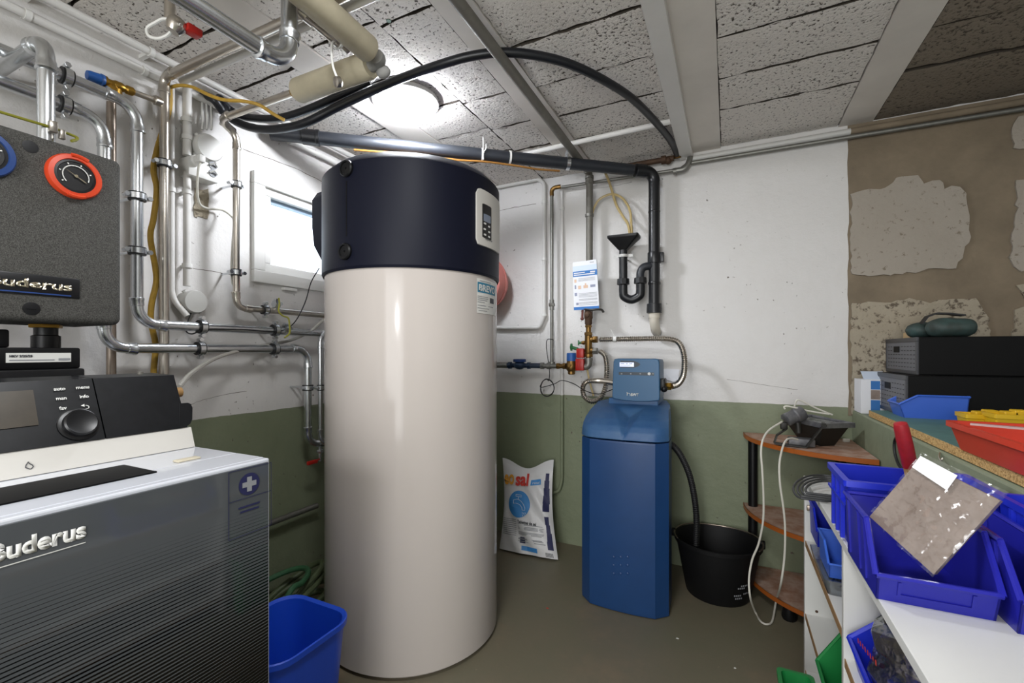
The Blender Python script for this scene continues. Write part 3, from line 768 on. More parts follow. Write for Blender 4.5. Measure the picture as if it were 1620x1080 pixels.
bm = NB(); sweep(bm, smooth_line([V((.09, pl.y, pl.z-.01)), P(314, 266, x=.085), P(312, 300, x=.05), P(316, 322, x=.025), P(330, 330, x=.016), P(351, 332, x=.02), P(366, 342, x=.05), P(370, 352, x=.072), P(368, 385, x=.066), P(366, 425, x=.066), P(368, 450, x=.066)], 6), .0035, 8)
one('power_cable', 'thin white cable from the plug curving to the steel pipe', 'cable', bm, M['cable'])
# yellow hose weaving down
gx = .035
q = [P(268, 140, x=gx), P(268, 165, x=gx), P(263, 190, x=gx), P(250, 232, x=gx), P(243, 268, x=gx), P(248, 300, x=gx), P(243, 345, x=gx), P(238, 375, x=gx), P(246, 425, x=gx), P(247, 448, x=gx), P(240, 480, x=gx), P(239, 510, x=gx), P(246, 545, x=gx), P(243, 590, x=gx), P(243, 640, x=gx)]
bm = NB(); sweep(bm, smooth_line(q, 8), .008, 10); one('corrugated_sleeve', 'yellow sleeve weaving down the wall between two vertical pipes', 'hose', bm, M['gasyellow'])
q = [P(270, 138, x=.05), P(285, 135, x=.09), P(305, 138, x=.13), P(330, 150, x=.2), P(355, 158, x=.26), P(385, 160, x=.32), P(410, 166, x=.36), P(432, 180, x=.38), P(450, 190, x=.40)]
bm = NB(); sweep(bm, smooth_line(q, 6), .005, 8); one('yellow_cable', 'yellow cable slung under the ceiling toward the tank', 'cable', bm, M['gasyellow'])
# mustard wire handles on the two valves near the tank
q = [P(441, 471, x=.13), P(442, 480, x=.13), P(441, 492, x=.14), P(447, 499, x=.14), P(456, 503, x=.14), P(458, 514, x=.14), P(458, 527, x=.14), P(450, 534, x=.14)]
t = thing('isolating_valve', 'pair of small valves joined by a bent mustard wire near the tank', 'valve', q[-1])
bm = NB(); sweep(bm, smooth_line(q, 5), .003, 6); mk('wire_handle', bm, M['mustard'], t)
for px, py, x in ((437, 481, .09), (452, 519, .11)):
    c = P(px, py, x=x); bm = NB(); hexnut(bm, c, Y_, .016, .02); rod(bm, c, c+X_*.03, .006); box(bm, c.x-.008, c.x+.008, c.y-.006, c.y+.006, c.z-.02, c.z+.02, .002); mk('valve_body', bm, M['zinc'], t)
# thin black sensor cable
q = [V((.03, rbc.y-.005, rbc.z-.034)), P(294, 520, x=.06), P(303, 528, x=.085), P(325, 522, x=.115), P(380, 521, x=.118), P(438, 524, x=.118), P(464, 512, x=.12), P(482, 480, x=.14), P(492, 447, x=.17), P(505, 424, x=.24)]
bm = NB(); sweep(bm, smooth_line(q, 6), .0022, 6); one('sensor_cable', 'thin black cable from lower junction box rising to the tank cover', 'cable', bm, M['rubber'])
# translucent hose from boiler to tank
q = [P(283, 612, x=.42), P(306, 588, x=.3), P(350, 563, x=.15), P(413, 547, x=.06), P(460, 538, x=.06), P(492, 523, x=.1), P(512, 506, x=.2)]
bm = NB(); sweep(bm, smooth_line(q, 8), .006, 8); one('clear_hose', 'translucent hose rising from behind the control panel to the tank', 'hose', bm, M['clearhose'])

# black flexible hose looping under the ceiling
q = [V((.012, P(322, 136, x=.012).y, 1.86)), P(339, 158, t=1.49), P(352, 175, t=1.52), P(371, 191, t=1.54), P(395, 201, t=1.53), P(423, 205, t=1.51), P(455, 202, t=1.49), P(487, 193, t=1.47), P(536, 168, t=1.45), P(590, 143, t=1.43), P(640, 122, z=1.868), P(710, 98, z=1.885), P(755, 87, z=1.897), P(800, 83, z=1.9015), P(850, 88, z=1.9), P(900, 101, z=1.896), P(950, 124, z=1.888), P(1000, 156, z=1.888), P(1040, 196, z=1.888), P(1062, 224, z=1.888), P(1072, 246, y=-.05)]
bm = NB(); sweep(bm, smooth_line(q, 8), .0135, 14)
one('flexible_hose', 'long black hose arching under the ceiling to the back wall', 'hose', bm, M['hoseblack'])
q = [V((.012, P(338, 136, x=.012).y+.02, 1.865)), P(348, 156, t=1.5), P(362, 172, t=1.545), P(385, 184, t=1.55), P(420, 188, t=1.53), P(455, 184, t=1.5), P(500, 168, t=1.465), P(545, 147, t=1.44), P(585, 128, t=1.425)]
bm = NB(); sweep(bm, smooth_line(q, 8), .0125, 14)
one('flexible_hose', 'shorter black hose running above the long one into the cream insulation', 'hose', bm, M['hoseblack'])
# grey wall pieces at ceiling behind the hoses
q = P(405, 180, x=.2)

# grey pipe under the ceiling that turns down the back wall
zO = 1.87
gp = pipeline('drop_pipe', 'old grey pipe crossing the ceiling and dropping behind the leaflet', [V((.992, -2.6, zO)), V((.985, -.1, zO)), V((.985, -.1, 1.17))], .0165, M['greypaint'], .03, fit=1.2)
for z in (P(930, 281, y=-.1).z, P(930, 341, y=-.1).z):
    bm = NB(); ring(bm, (.985, -.1, z), Z_, .0165, .021, .012); mk('collar', bm, M['galv'], gp)
# white conduit across the ceiling and along the back wall
conduit('white conduit crossing the ceiling blocks in front of the back wall', [P(828, 244, z=1.902), P(1066, 191, z=1.902)], .011, [])
yq = -.02
cq = [P(786, 296, y=yq), P(853, 283, y=yq), P(861, 291, y=yq), P(861, 500, y=yq), P(853, 518, y=yq), P(780, 518, y=yq)]
conduit('white conduit running down the back wall and turning left behind the tank', cq, .0105, [(P(861, 320, y=yq), Z_, P(861, 320, y=0)), (P(861, 410, y=yq), Z_, P(861, 410, y=0)), (P(861, 498, y=yq), Z_, P(861, 498, y=0))], bend=.012)
conduit('slim pale pipe on back wall, right of the grey meter pipe', [P(889, 296, y=-.02), P(889, 760, y=-.02), P(884, 777, y=-.02), P(874, 779, y=-.02)], .0085, [(P(889, 330, y=-.02), Z_, P(889, 330, y=0))], m='wall')
# conduit u: along the top of the back wall
t = conduit('pale rail pipe along the top of the back wall, unpainted over the bare mortar', [V((1.42, -.022, 1.882)), V((2.036, -.022, 1.882))], .013, [], m='offwhite')
bm = NB(); rod(bm, (2.036, -.022, 1.882), (2.98, -.022, 1.882), .0125, 12); mk('bare_tube', bm, M['mortar'], t)
conduit('dull grey pipe just below the rail pipe at the back wall top', [P(1092, 258, y=-.03), V((2.98, -.03, 1.852))], .009, [], m='galv')
# grey meter riser
yr = -.06
rr = [P(1071, 270, y=-.05), P(893, 297, y=-.05), P(873, 299, y=yr), P(873, 579, y=yr)]
t = pipeline('water_pipe', 'thin grey water pipe dropping to the meter left of the leaflet', rr[2:], .0085, M['galv'])
bm = NB(); sweep(bm, smooth_line([P(873, 310, y=yr), P(873, 302, y=yr), P(877, 297, y=yr), P(887, 295, y=-.055)], 4), .011, 10); mk('elbow', bm, M['oldbrass'], t)
bm = NB(); hexnut(bm, P(873, 482, y=yr), Z_, .016, .016); rod(bm, P(873, 474, y=yr), P(873, 490, y=yr), .012); mk('union', bm, M['galv'], t)
t = pipeline('water_pipe', 'thin grey pipe rising slightly along the top of the back wall', [P(889, 296, y=-.05), P(1076, 268, y=-.05), P(1090, 258, y=-.05)], .0075, M['galv'], .01)
bm = NB(); c = P(1082, 262, y=-.05); sweep(bm, smooth_line([P(1070, 270, y=-.05), P(1082, 267, y=-.05), P(1089, 258, y=-.045), P(1092, 248, y=-.035)], 4), .0125, 10); ring(bm, P(1068, 271, y=-.05), X_, .008, .015, .014); mk('elbow', bm, M['galv'], t)
t = thing('hose_fitting', 'rusty brown fitting where the black hose meets the wall', 'fitting', P(1060, 255, y=-.05))
bm = NB(); rod(bm, P(984, 264, y=-.05), P(1066, 250, y=-.05), .0125); ring(bm, P(1050, 253, y=-.05), X_, .012, .019, .02); ball(bm, P(1057, 254, y=-.05), .017); mk('fitting_body', bm, M['rust'], t)
bm = NB(); lathe(bm, [(.016, 0), (.018, .006), (.018, .016)], P(1072, 250, y=-.05), (0, -.4, .8), 12); mk('hose_collar', bm, M['oldbrass'], t)

# ---- black waste pipe: diagonal run, elbow, stack
w0 = V((.03, -1.095, 1.828)); w1 = V((1.286, -.08, 1.828)); wd = (w1-w0).normalized(); RW = .0255
zw = P(1037, 490, y=-.08).z
t = thing('waste_pipe', 'black waste pipe running diagonally under the ceiling and down the back wall', 'pipe', (1.29, -.08, zw))
mid = w0+wd*.16
bm = NB(); rod(bm, w0, mid, RW, 20); mk('pipe_run', bm, M['draindusty'], t)
bm = NB(); lathe(bm, [(RW, -.05), (RW*1.14, -.048), (RW*1.14, .0), (RW*1.2, .002), (RW*1.2, .012), (RW, .014)], mid, wd, 20); mk('socket', bm, M['drain'], t)
bm = NB(); rod(bm, mid, w1-wd*.11, RW, 20); mk('pipe_run', bm, M['draindusty'], t)
arc = fillet([w1-wd*.1, w1, w1-Z_*.1], .045)[1][0]
bm = NB(); sweep(bm, arc, RW*1.02, 20); lathe(bm, [(RW, 0), (RW*1.16, .002), (RW*1.16, .05), (RW, .052)], arc[0], -wd, 20); mk('elbow', bm, M['drain'], t)
bm = NB(); rod(bm, arc[-1], V((w1.x, w1.y, zw)), RW, 20); mk('pipe_run', bm, M['drain'], t)
for py, h, k in ((335, .006, 1.06), (408, .05, 1.17), (448, .012, 1.1)):
    c = P(1035, py, y=-.08); bm = NB(); lathe(bm, [(RW*k*.97, -h/2), (RW*k, -h/2+.002), (RW*k, h/2-.002), (RW*k*.97, h/2)], (w1.x, w1.y, c.z), Z_, 20)
    if py == 408: box(bm, w1.x+RW, w1.x+RW+.018, w1.y-.012, w1.y+.012, c.z-.022, c.z+.022, .003)
    mk('collar', bm, M['drain'], t)
bm = NB(); lathe(bm, [(RW, .03), (RW*1.3, .028), (RW*1.36, 0), (RW*1.36, -.014), (RW, -.016)], (w1.x, w1.y, zw), Z_, 12); mk('screw_ring', bm, M['drain'], t)
bm = NB(); sweep(bm, smooth_line([V((w1.x, w1.y, zw)), V((w1.x, w1.y, zw-.05)), V((w1.x+.002, w1.y+.02, zw-.085)), V((w1.x+.002, w1.y+.06, zw-.1))], 5), .022, 16); ring(bm, (w1.x, w1.y, zw-.022), Z_, .022, .025, .03); mk('wall_bend', bm, mat('beige_plastic', '#c9c2b4', .5), t)
# hanger clamp and ties on the run
def on_run(px):
    best = min((abs((P_to_px(w0+wd*s))[0]-px), s) for s in [i*.01 for i in range(162)]); return w0+wd*best[1]
def P_to_px(p):
    d = p-CAM; z = d.dot(_f); return (HX+F*d.dot(_r)/z, HY-F*d.z/z)
c = on_run(896)
bm = NB(); ring(bm, c, wd, RW, RW+.004, .016); rod(bm, c+Z_*RW, V((c.x, c.y, 1.917)), .004); box(bm, c.x-.006, c.x+.006, c.y-.012, c.y-.002, c.z+RW, c.z+RW+.02); hg = mk('hanger_clamp', bm, M['zinc'], t)
for px, bow in ((762, 1), (808, 0)):
    c = on_run(px); bm = NB(); ring(bm, c, wd, RW, RW+.0025, .008)
    if bow:
        f = V((wd.y, -wd.x, 0))
        wire(bm, [c+f*RW, c+f*.034+Z_*.01, c+f*.034+Z_*.045, c+f*.03+Z_*.06], .0025, 6); wire(bm, [c+f*RW+wd*.006, c+f*.036-Z_*.01, c+f*.036-Z_*.035], .0025, 6); wire(bm, [c+f*RW, c+f*.034+Z_*.01+wd*.01, c+f*.034+Z_*.03+wd*.012], .0025, 6)
    mk('cable_tie', bm, M['white'], t)
q = [on_run(px)+V((wd.y, -wd.x, 0))*.012-Z_*(RW+.008+dz) for px, dz in ((560, .004), (640, .0), (720, .004), (765, .0), (812, .004), (850, .01), (885, .008))]
bm = NB(); sweep(bm, smooth_line(q, 6), .0045, 8); one('amber_cable', 'amber cable tied along the underside of the waste pipe', 'cable', bm, mat('amber_sheath', '#8a5f26', .5))
q = [P(958, 274, y=-.16), P(963, 286, y=-.1)]
q += [P(967, 298, y=-.06), P(975, 324, y=-.07), P(986, 343, y=-.085), P(994, 356, y=-.1), P(997, 380, y=-.1)]
bm = NB(); sweep(bm, smooth_line(q, 6), .0065, 8); one('condensate_hose', 'straight yellowed hose dropping from behind the waste pipe into the funnel', 'hose', bm, M['yellowhose'])
q = [P(936, 340, y=-.06), P(941, 326, y=-.06), P(950, 314, y=-.06), P(967, 307, y=-.06), P(981, 311, y=-.06), P(990, 320, y=-.07), P(997, 335, y=-.08), P(999, 360, y=-.095), P(1000, 382, y=-.1)]
bm = NB(); sweep(bm, smooth_line(q, 6), .006, 8); one('condensate_hose', 'yellowed hose arching from the grey drop pipe into the funnel', 'hose', bm, M['yellowhose'])
# funnel and trap
yf = -.105
ft = P(987, 378, y=yf); fb = P(986, 396, y=yf)
t = thing('drain_funnel', 'black funnel on a trap beside the waste stack', 'funnel', P(986, 455, y=yf))
bm = NB()
def frect(c, w_, d_, z): return rrect(c.x, c.y, w_, d_, .008, z, 3)
loft(bm, [frect(fb, .036, .036, fb.z), frect(fb, .05, .042, fb.z+.006), frect(ft, .136, .08, ft.z), frect(ft, .142, .084, ft.z+.004), frect(ft, .142, .084, ft.z+.014), frect(ft, .132, .075, ft.z+.014), frect(ft, .128, .07, ft.z), frect(fb, .04, .034, fb.z+.008)]); mk('funnel_cone', bm, M['black'], t)
s0 = P(986, 396, y=yf); zt = P(986, 446, y=yf).z; xt1 = P(1013, 446, y=yf).x
bm = NB(); rod(bm, s0, V((s0.x, yf, zt)), .0195, 16); mk('pipe_run', bm, M['drain'], t)
bm = NB(); ring(bm, P(986, 405, y=yf), Z_, .0195, .0225, .012); c = P(986, 405, y=yf); box(bm, c.x-.045, c.x-.018, yf-.002, yf+.002, c.z-.006, c.z+.006); box(bm, c.x+.018, c.x+.045, yf-.002, yf+.002, c.z-.006, c.z+.006); rod(bm, c, V((c.x, 0, c.z)), .004); mk('pipe_clamp', bm, M['offwhite'], t)
zu = P(1000, 462, y=yf).z
ul = [V((s0.x, yf, zt)), V((s0.x, yf, zu)), V((s0.x+.006, yf, zu-.02)), V(((s0.x+xt1)/2, yf, zu-.035)), V((xt1-.006, yf, zu-.02)), V((xt1, yf, zu)), V((xt1, yf, zt))]
bm = NB(); sweep(bm, smooth_line(ul, 6), .02, 16); mk('trap_bend', bm, M['drain'], t)
up = [V((xt1, yf, zt)), V((xt1, yf, P(1014, 432, y=yf).z)), V((xt1+.012, yf+.003, P(1019, 423, y=yf).z)), V((xt1+.035, yf+.01, P(1027, 420, y=yf).z)), V((w1.x-.01, -.085, P(1032, 421, y=yf).z))]
bm = NB(); sweep(bm, smooth_line(up, 6), .018, 16); mk('branch_bend', bm, M['draindusty'], t)
for xx in (s0.x, xt1):
    bm = NB(); lathe(bm, [(.02, .016), (.028, .014), (.029, -.012), (.021, -.015)], (xx, yf, zt), Z_, 10); mk('trap_nut', bm, M['drain'], t, 20)
def PL(px, py, pt, nrm):
    d = ray(px, py); nrm = V(nrm); return CAM+d*((V(pt)-CAM).dot(nrm)/d.dot(nrm))
# ================================================================== HOT WATER TANK
TX, TY, RC, RB = .546, -.894, .315, .3065
t = thing('water_heater', 'tall white cylindrical water heater tank with charcoal top cover in the room centre', 'water heater', (TX, TY, .0))
bm = NB(); lathe(bm, [(RB-.02, 0), (RB-.012, .012), (RB, .016), (RB, 1.27)], (TX, TY, 0), n=96); mk('tank_body', bm, M['enamel'], t)
bm = NB(); lathe(bm, [(RB-.01, 1.262), (RC-.004, 1.254), (RC, 1.262), (RC, 1.583), (RC-.004, 1.589), (RC-.03, 1.613), (RC-.045, 1.617), (.02, 1.622)], (TX, TY, 0), n=96); cover = mk('top_cover', bm, M['cover'], t, 25)
# side duct bulge of the cover, with a sloped shoulder
bm = NB()
A0 = math.radians(180)
def bulge(rad, hw, z, n=9):
    # rounded block outline pointing to -x
    c, s = math.cos(A0), math.sin(A0); out = []
    for k in range(n):
        f = -1+2*k/(n-1); q = (1-abs(f)**8*.03)
        out.append(V((TX+c*rad*q-s*hw*f, TY+s*rad*q+c*hw*f, z)))
    out += [V((TX+c*.2-s*hw, TY+s*.2+c*hw, z)), V((TX+c*.2+s*hw, TY+s*.2-c*hw, z))]
    return out
loft(bm, [bulge(.27, .14, 1.31), bulge(.30, .165, 1.335), bulge(.32, .18, 1.385), bulge(.326, .183, 1.45), bulge(.326, .183, 1.55), bulge(.312, .172, 1.578), bulge(.27, .14, 1.6)])
mk('air_duct', bm, M['cover'], t, 40)
def ang(px, py, R): p = on_cylinder(px, py, TX, TY, R); return math.atan2(p.y-TY, p.x-TX), p
for px, py in ((549, 267), (547, 398)):
    a, p = ang(px, py, RC); nrm = V((math.cos(a), math.sin(a), 0))
    bm = NB(); lathe(bm, [(.026, -.004), (.026, .006), (.023, .010), (.019, .010), (.018, .006), (.004, .005), (.003, .002)], p, nrm, 24); mk('round_cap', bm, M['black'], t)
a, p = ang(548, 330, RC)
nrm = V((math.cos(a), math.sin(a), 0)); tg = V((-math.sin(a), math.cos(a), 0))
bm = NB()
for s in (-1, 1): prism(bm, [p+tg*s*.0022+nrm*-.002+Z_*zz for zz in (-.085, .085)]+[p+tg*s*.0012+nrm*.0012+Z_*zz for zz in (.085, -.085)], tg*.0012)
mk('seam', bm, M['black'], t, 0)
def on_tank(R, a0, z0):
    return lambda u, v: V((TX+R*math.cos(a0+u/R), TY+R*math.sin(a0+u/R), z0+v))
def curved_panel(bm, R, a0, a1, z0, z1, th, rad, n=16):
    wdt = R*(a1-a0); cols = []
    for i in range(n+1):
        u = wdt*i/n
        e = min(u, wdt-u); cut = rad-math.sqrt(max(0, rad*rad-(rad-e)**2)) if e < rad else 0
        a = a0+u/R; cols.append([(a, z0+cut), (a, z1-cut)])
    def pt(rr, a, z): return V((TX+rr*math.cos(a), TY+rr*math.sin(a), z))
    lo = [(pt(R+th, *c[0]), pt(R+th, *c[1]), pt(R-.002, *c[0]), pt(R-.002, *c[1])) for c in cols]
    g = [[bm.verts.new(q) for q in L] for L in lo]
    for A, B in zip(g, g[1:]):
        bm.faces.new((A[0], B[0], B[1], A[1])); bm.faces.new((A[0], A[2], B[2], B[0])); bm.faces.new((A[1], B[1], B[3], A[3]))
    bm.faces.new((g[0][0], g[0][1], g[0][3], g[0][2])); bm.faces.new((g[-1][0], g[-1][2], g[-1][3], g[-1][1]))
a0, p0 = ang(752.5, 296, RC); a1, p1 = ang(788, 396, RC); zp0 = ang(753, 386, RC)[1].z; zp1 = p0.z
bm = NB(); curved_panel(bm, RC, a0, a1, zp0, zp1, .006, .018, 20); cpn = mk('control_panel', bm, M['panelgrey'], t, 30)
b0_, q0 = ang(763, 321, RC+.006); b1_, q1 = ang(777, 380, RC+.006)
zs1 = q0.z; zs0 = ang(763, 375, RC+.006)[1].z
bm = NB(); curved_panel(bm, RC+.006, b0_, b1_, zs0, zs1, .0012, .002, 6); scr = mk('screen', bm, M['dial'], t, 30); scr.parent = cpn
bm = NB(); curved_panel(bm, RC+.0072, b0_+.02, b1_-.02, zs0+.055, zs0+.08, .0006, .001, 6); k = mk('display', bm, mat('grey_lcd', '#7d8798', .3), t, 30); k.parent = cpn
for i, (u, v) in enumerate(((.25, .045), (.7, .04), (.22, .026), (.72, .022), (.25, .008), (.7, .006))):
    aa = b0_+(b1_-b0_)*u; bm = NB(); curved_panel(bm, RC+.0072, aa-.02, aa+.02, zs0+v, zs0+v+.006, .0006, .001, 3); k = mk('button', bm, M['print_white'], t, 0); k.parent = cpn
k = lettering('lettering', 'Explorer', None, None, None, .011, M['print_dark'], t, fn=on_tank(RC+.007, b0_+.05, zp0+.022), fit=.045); k.parent = cpn
# energy sticker on the body
s0, sp = ang(754, 436, RB); s1, sq = ang(783.5, 455, RB); zt = ang(757, 440, RB)[1].z
def sticker(name, u0, u1, v0, v1, m, off):
    bm = NB(); n = 8
    f = on_tank(RB+off, s0, zt)
    vs = [[bm.verts.new(f(u0+(u1-u0)*i/n, v)) for v in (v0, v1)] for i in range(n+1)]
    for A, B in zip(vs, vs[1:]): bm.faces.new((A[0], B[0], B[1], A[1]))
    return mk(name, bm, m, t, 0)
W = RB*(s1-s0)
stk = sticker('sticker', 0, W, -.115, .0, mat('sticker_paper', '#e2e1dc', .5), .0012)
for args in (('sticker_band', .02*W, .92*W, -.046, -.012, mat('teal_blue_print', '#2f7f9e', .6)), ('sticker_photo', .55*W, .8*W, -.076, -.058, M['print_dark'])):
    k = sticker(*args, .0018); k.parent = stk
k = lettering('lettering', 'BREVO', None, None, None, .03, M['print_white'], t, bold=.001, fn=lambda u, v: on_tank(RB+.0024, s0, zt)(u+.05*W, v-.04), fit=.8*W); k.parent = stk
for i, (a, b, v) in enumerate(((.02, .45, -.058), (.02, .45, -.064), (.02, .42, -.07), (.02, .3, -.077), (.02, .35, -.088), (.45, .75, -.088), (.02, .5, -.097), (.1, .6, -.006), (.05, .4, -.105))):
    k = sticker('print_line', a*W, b*W, v-.002, v, M['print_grey'], .0019); k.parent = stk

# expansion vessel on the back wall
vc = P(757, 447, y=-.12)
t = thing('expansion_vessel', 'pale red round expansion vessel peeking out behind the tank', 'vessel', (vc.x, 0, vc.z-.15))
bm = NB(); lathe(bm, [(.02, .008), (.09, .012), (.14, .035), (.152, .07), (.152, .1), (.14, .135), (.09, .158), (.02, .162)], (vc.x, -.005, vc.z), (0, -1, 0), 40); mk('vessel_shell', bm, M['vessel'], t)
bm = NB(); ring(bm, (vc.x, -.09, vc.z), Y_, .151, .155, .008, 40); mk('rim', bm, M['vessel'], t)

# ================================================================== BOILER
BX, BY, BZ = .82, -1.672, .80
t = thing('boiler', 'floor-standing boiler with striped dark glass front and slanted control panel', 'boiler', (.45, -1.97, 0))
bm = NB(); box(bm, .1, BX-.022, -2.285, BY, .02, BZ-.004, .004); mk('casing', bm, M['sheet'], t, 0)
for x in (.15, BX-.08):
    for y in (-2.22, BY-.07): bm = NB(); rod(bm, (x, y, 0), (x, y, .025), .02); mk('foot', bm, M['black'], t)
bm = NB(); box(bm, BX-.021, BX-.004, -2.285, BY, .03, BZ, .003); fr = mk('front_frame', bm, M['sheet'], t, 0)
bm = NB(); box(bm, BX-.006, BX, -2.28, BY-.005, .035, BZ-.006, .001); gl = mk('front_glass', bm, M['glassfront'], t, 0)
jl = P(199, 758, z=BZ); jr = P(385, 714, z=BZ)
bm = NB(); box(bm, .12, jr.x-.001, -2.285, BY, BZ-.006, BZ, .001); mk('top_sheet', bm, M['sheet'], t, 0)
bm = NB(); box(bm, jr.x+.001, BX-.022, -2.285, BY, BZ-.006, BZ, .001); mk('top_sheet', bm, M['sheet'], t, 0)
q = P(352, 715, z=BZ); q = P(296, 728, z=BZ)
bm = NB(); box(bm, q.x-.009, q.x+.009, q.y-.02, q.y+.02, BZ, BZ+.004, .002); mk('latch', bm, mat('beige_latch', '#cfc6b0', .4), t)
qa, qb = P(199, 737, z=BZ), P(199, 758, z=BZ)
bm = NB(); box(bm, qa.x-.005, qb.x, -2.285, qa.y, BZ, BZ+.0025, .001); mk('dark_gap_plate', bm, mat('dull_black', '#060608', .5, spec=.12), t, 0)  # flat plate coloured black for the shade in the gap under the control unit
# control unit
cy0, cy1 = -2.3, -1.683
c_bot, c_kink, c_top, c_tb = V((.586, 0, BZ+.001)), V((.572, 0, .841)), V((.524, 0, .95)), V((.44, 0, .953))
def xprism(bm, pts, ya, yb): prism(bm, [V((p.x, ya, p.z)) for p in pts], (0, yb-ya, 0))
bm = NB(); xprism(bm, [c_bot, c_kink, V((.40, 0, .841)), V((.40, 0, BZ+.001))], cy0, cy1+.008); wb = mk('white_base_strip', bm, M['panelgrey'], t, 0)
ym = PL(156, 645, (.55, 0, .89), (.109, 0, .048)).y
bm = NB(); xprism(bm, [c_kink+V((.002, 0, .001)), c_top, c_tb, V((.41, 0, .842))], cy0, ym-.001); cu = mk('control_unit', bm, M['panelblack'], t, 0)
bm = NB(); xprism(bm, [c_kink+V((.002, 0, .001)), c_top, c_tb, V((.41, 0, .842))], ym+.001, cy1); mk('blank_panel', bm, M['panelblack'], t, 0)
bm = NB(); q = P(288, 621, x=.5); rod(bm, (q.x-.02, q.y-.02, q.z), (q.x-.02, q.y+.008, q.z), .011); mk('cork_plug', bm, M['woodhandle'], t)
bm = NB(); q = P(222, 591, x=.47); rod(bm, q-Z_*.012, q+Z_*.004, .005); mk('stud', bm, M['greypaint'], t)
pn = V((.109, 0, .048)).normalized(); pu = V((-.048, 0, .109)).normalized(); pt_ = c_kink+V((.002, 0, .001))
def onp(px, py): return PL(px, py, pt_, pn)
bm = NB(); prism(bm, [onp(*a)+pn*.0005 for a in ((284, 675), (284, 638), (297, 637), (302, 639), (304.5, 645), (304, 663), (301, 670), (296, 673.5))], -pn*.03); mk('side_bump', bm, M['panelblack'], t, 0)
d4 = [onp(-40, 622), onp(52, 617), onp(61, 672), onp(-40, 684)]
bm = NB(); prism(bm, [d4[0], d4[3], d4[2], d4[1]], pn*.001); k = mk('display', bm, M['display'], t, 0); k.parent = cu
for s, px, py in (('auto', 85, 618), ('menu', 120, 615.5), ('man', 88.5, 633), ('info', 126, 630), ('fav', 94, 648.5)):
    k = lettering('lettering', s, onp(px, py), Y_, pu, .0085, M['print_white'], t, bold=.0002); k.parent = cu
bm = NB(); o = onp(135, 644); sweep(bm, [o+Y_*(.005*math.cos(a))+pu*(.0035*math.sin(a))+pn*.0006 for a in [(-.5+i*.12)*PI for i in range(9)]], .0006, 5)
prism(bm, [o+Y_*-.006+pu*.0035+pn*.0005, o+Y_*-.001+pu*.0008+pn*.0005, o+Y_*-.001+pu*.0062+pn*.0005], pn*.0005); k = mk('return_arrow', bm, M['print_white'], t, 0); k.parent = cu
o = onp(124.5, 671)
bm = NB(); lathe(bm, [(.029, 0), (.029, .002), (.027, .003)], o, pn, 32); lathe(bm, [(.0235, .002), (.0235, .012), (.021, .0145), (.016, .013), (.004, .012)], o, pn, 32); k = mk('knob', bm, M['blackgloss'], t); k.parent = cu
wn = V((.041, 0, .014)).normalized(); wu = V((-.014, 0, .041)).normalized()
o = PL(46, 736, c_bot, wn)
bm = NB(); sweep(bm, [o+Y_*(a*.0045)+wu*b*.006+wn*.0006 for a, b in ((0, -1), (-1, -.4), (-.8, .2), (-.1, 1), (.1, .5), (.8, 0), (1, -.5), (.4, -1), (0, -1))], .0007, 5); k = mk('flame_emblem', bm, M['print_dark'], t, 0); k.parent = wb
# print on the glass
def ong(px, py): return P(px, py, x=BX)
o = ong(-17, 890); e = ong(135, 846)
bt = P(135, 848, x=BX); q0 = P(-1, 886, x=BX)
k = lettering('lettering', 'Buderus', V((BX, bt.y-.0885, bt.z)), Y_, Z_, .029, M['print_white'], t, bold=.0013, fit=.0885, deep=.0002); k.parent = gl
bm = NB(); printed(bm, V((BX, 0, 0)), Y_, Z_, [(bt.y-.0885, bt.y, bt.z-.0085, bt.z-.0072)]); k = mk('underline', bm, M['print_white'], t, 0); k.parent = gl
sa, sb = ong(361, 748), ong(429, 830)
bm = NB(); printed(bm, V((BX, 0, 0)), Y_, Z_, [(sa.y, sb.y, sb.z, sb.z+.001), (sa.y, sb.y, sa.z, sa.z+.001), (sa.y, sa.y+.001, sb.z, sa.z), (sb.y-.001, sb.y, sb.z, sa.z), (sa.y, sb.y, ong(395, 786).z, ong(395, 786).z+.001)]); k = mk('badge_outline', bm, M['print_navy'], t, 0); k.parent = gl
o = ong(394, 765); o.x = BX
bm = NB(); f = bm.faces.new([bm.verts.new(V((BX+.0008, o.y+a, o.z+b))) for a, b in disc2(0, 0, .0195, 28)]); k = mk('round_badge', bm, M['print_navy'], t, 0); k.parent = gl
bm = NB(); bm.faces.new([bm.verts.new(o+Y_*a_+Z_*b_+X_*.0013) for a_, b_ in ((-.013, -.0045), (-.0045, -.0045), (-.0045, -.013), (.0045, -.013), (.0045, -.0045), (.013, -.0045), (.013, .0045), (.0045, .0045), (.0045, .013), (-.0045, .013), (-.0045, .0045), (-.013, .0045))]); k = mk('badge_cross', bm, M['print_grey'], t, 0); k.parent = gl
bm = NB(); zz = ong(395, 800).z; printed(bm, V((BX, 0, 0)), Y_, Z_, [(o.y-.02, o.y+.02, zz, zz+.003), (o.y-.017, o.y+.018, zz-.008, zz-.005)]); k = mk('badge_text', bm, M['print_navy'], t, 0); k.parent = gl

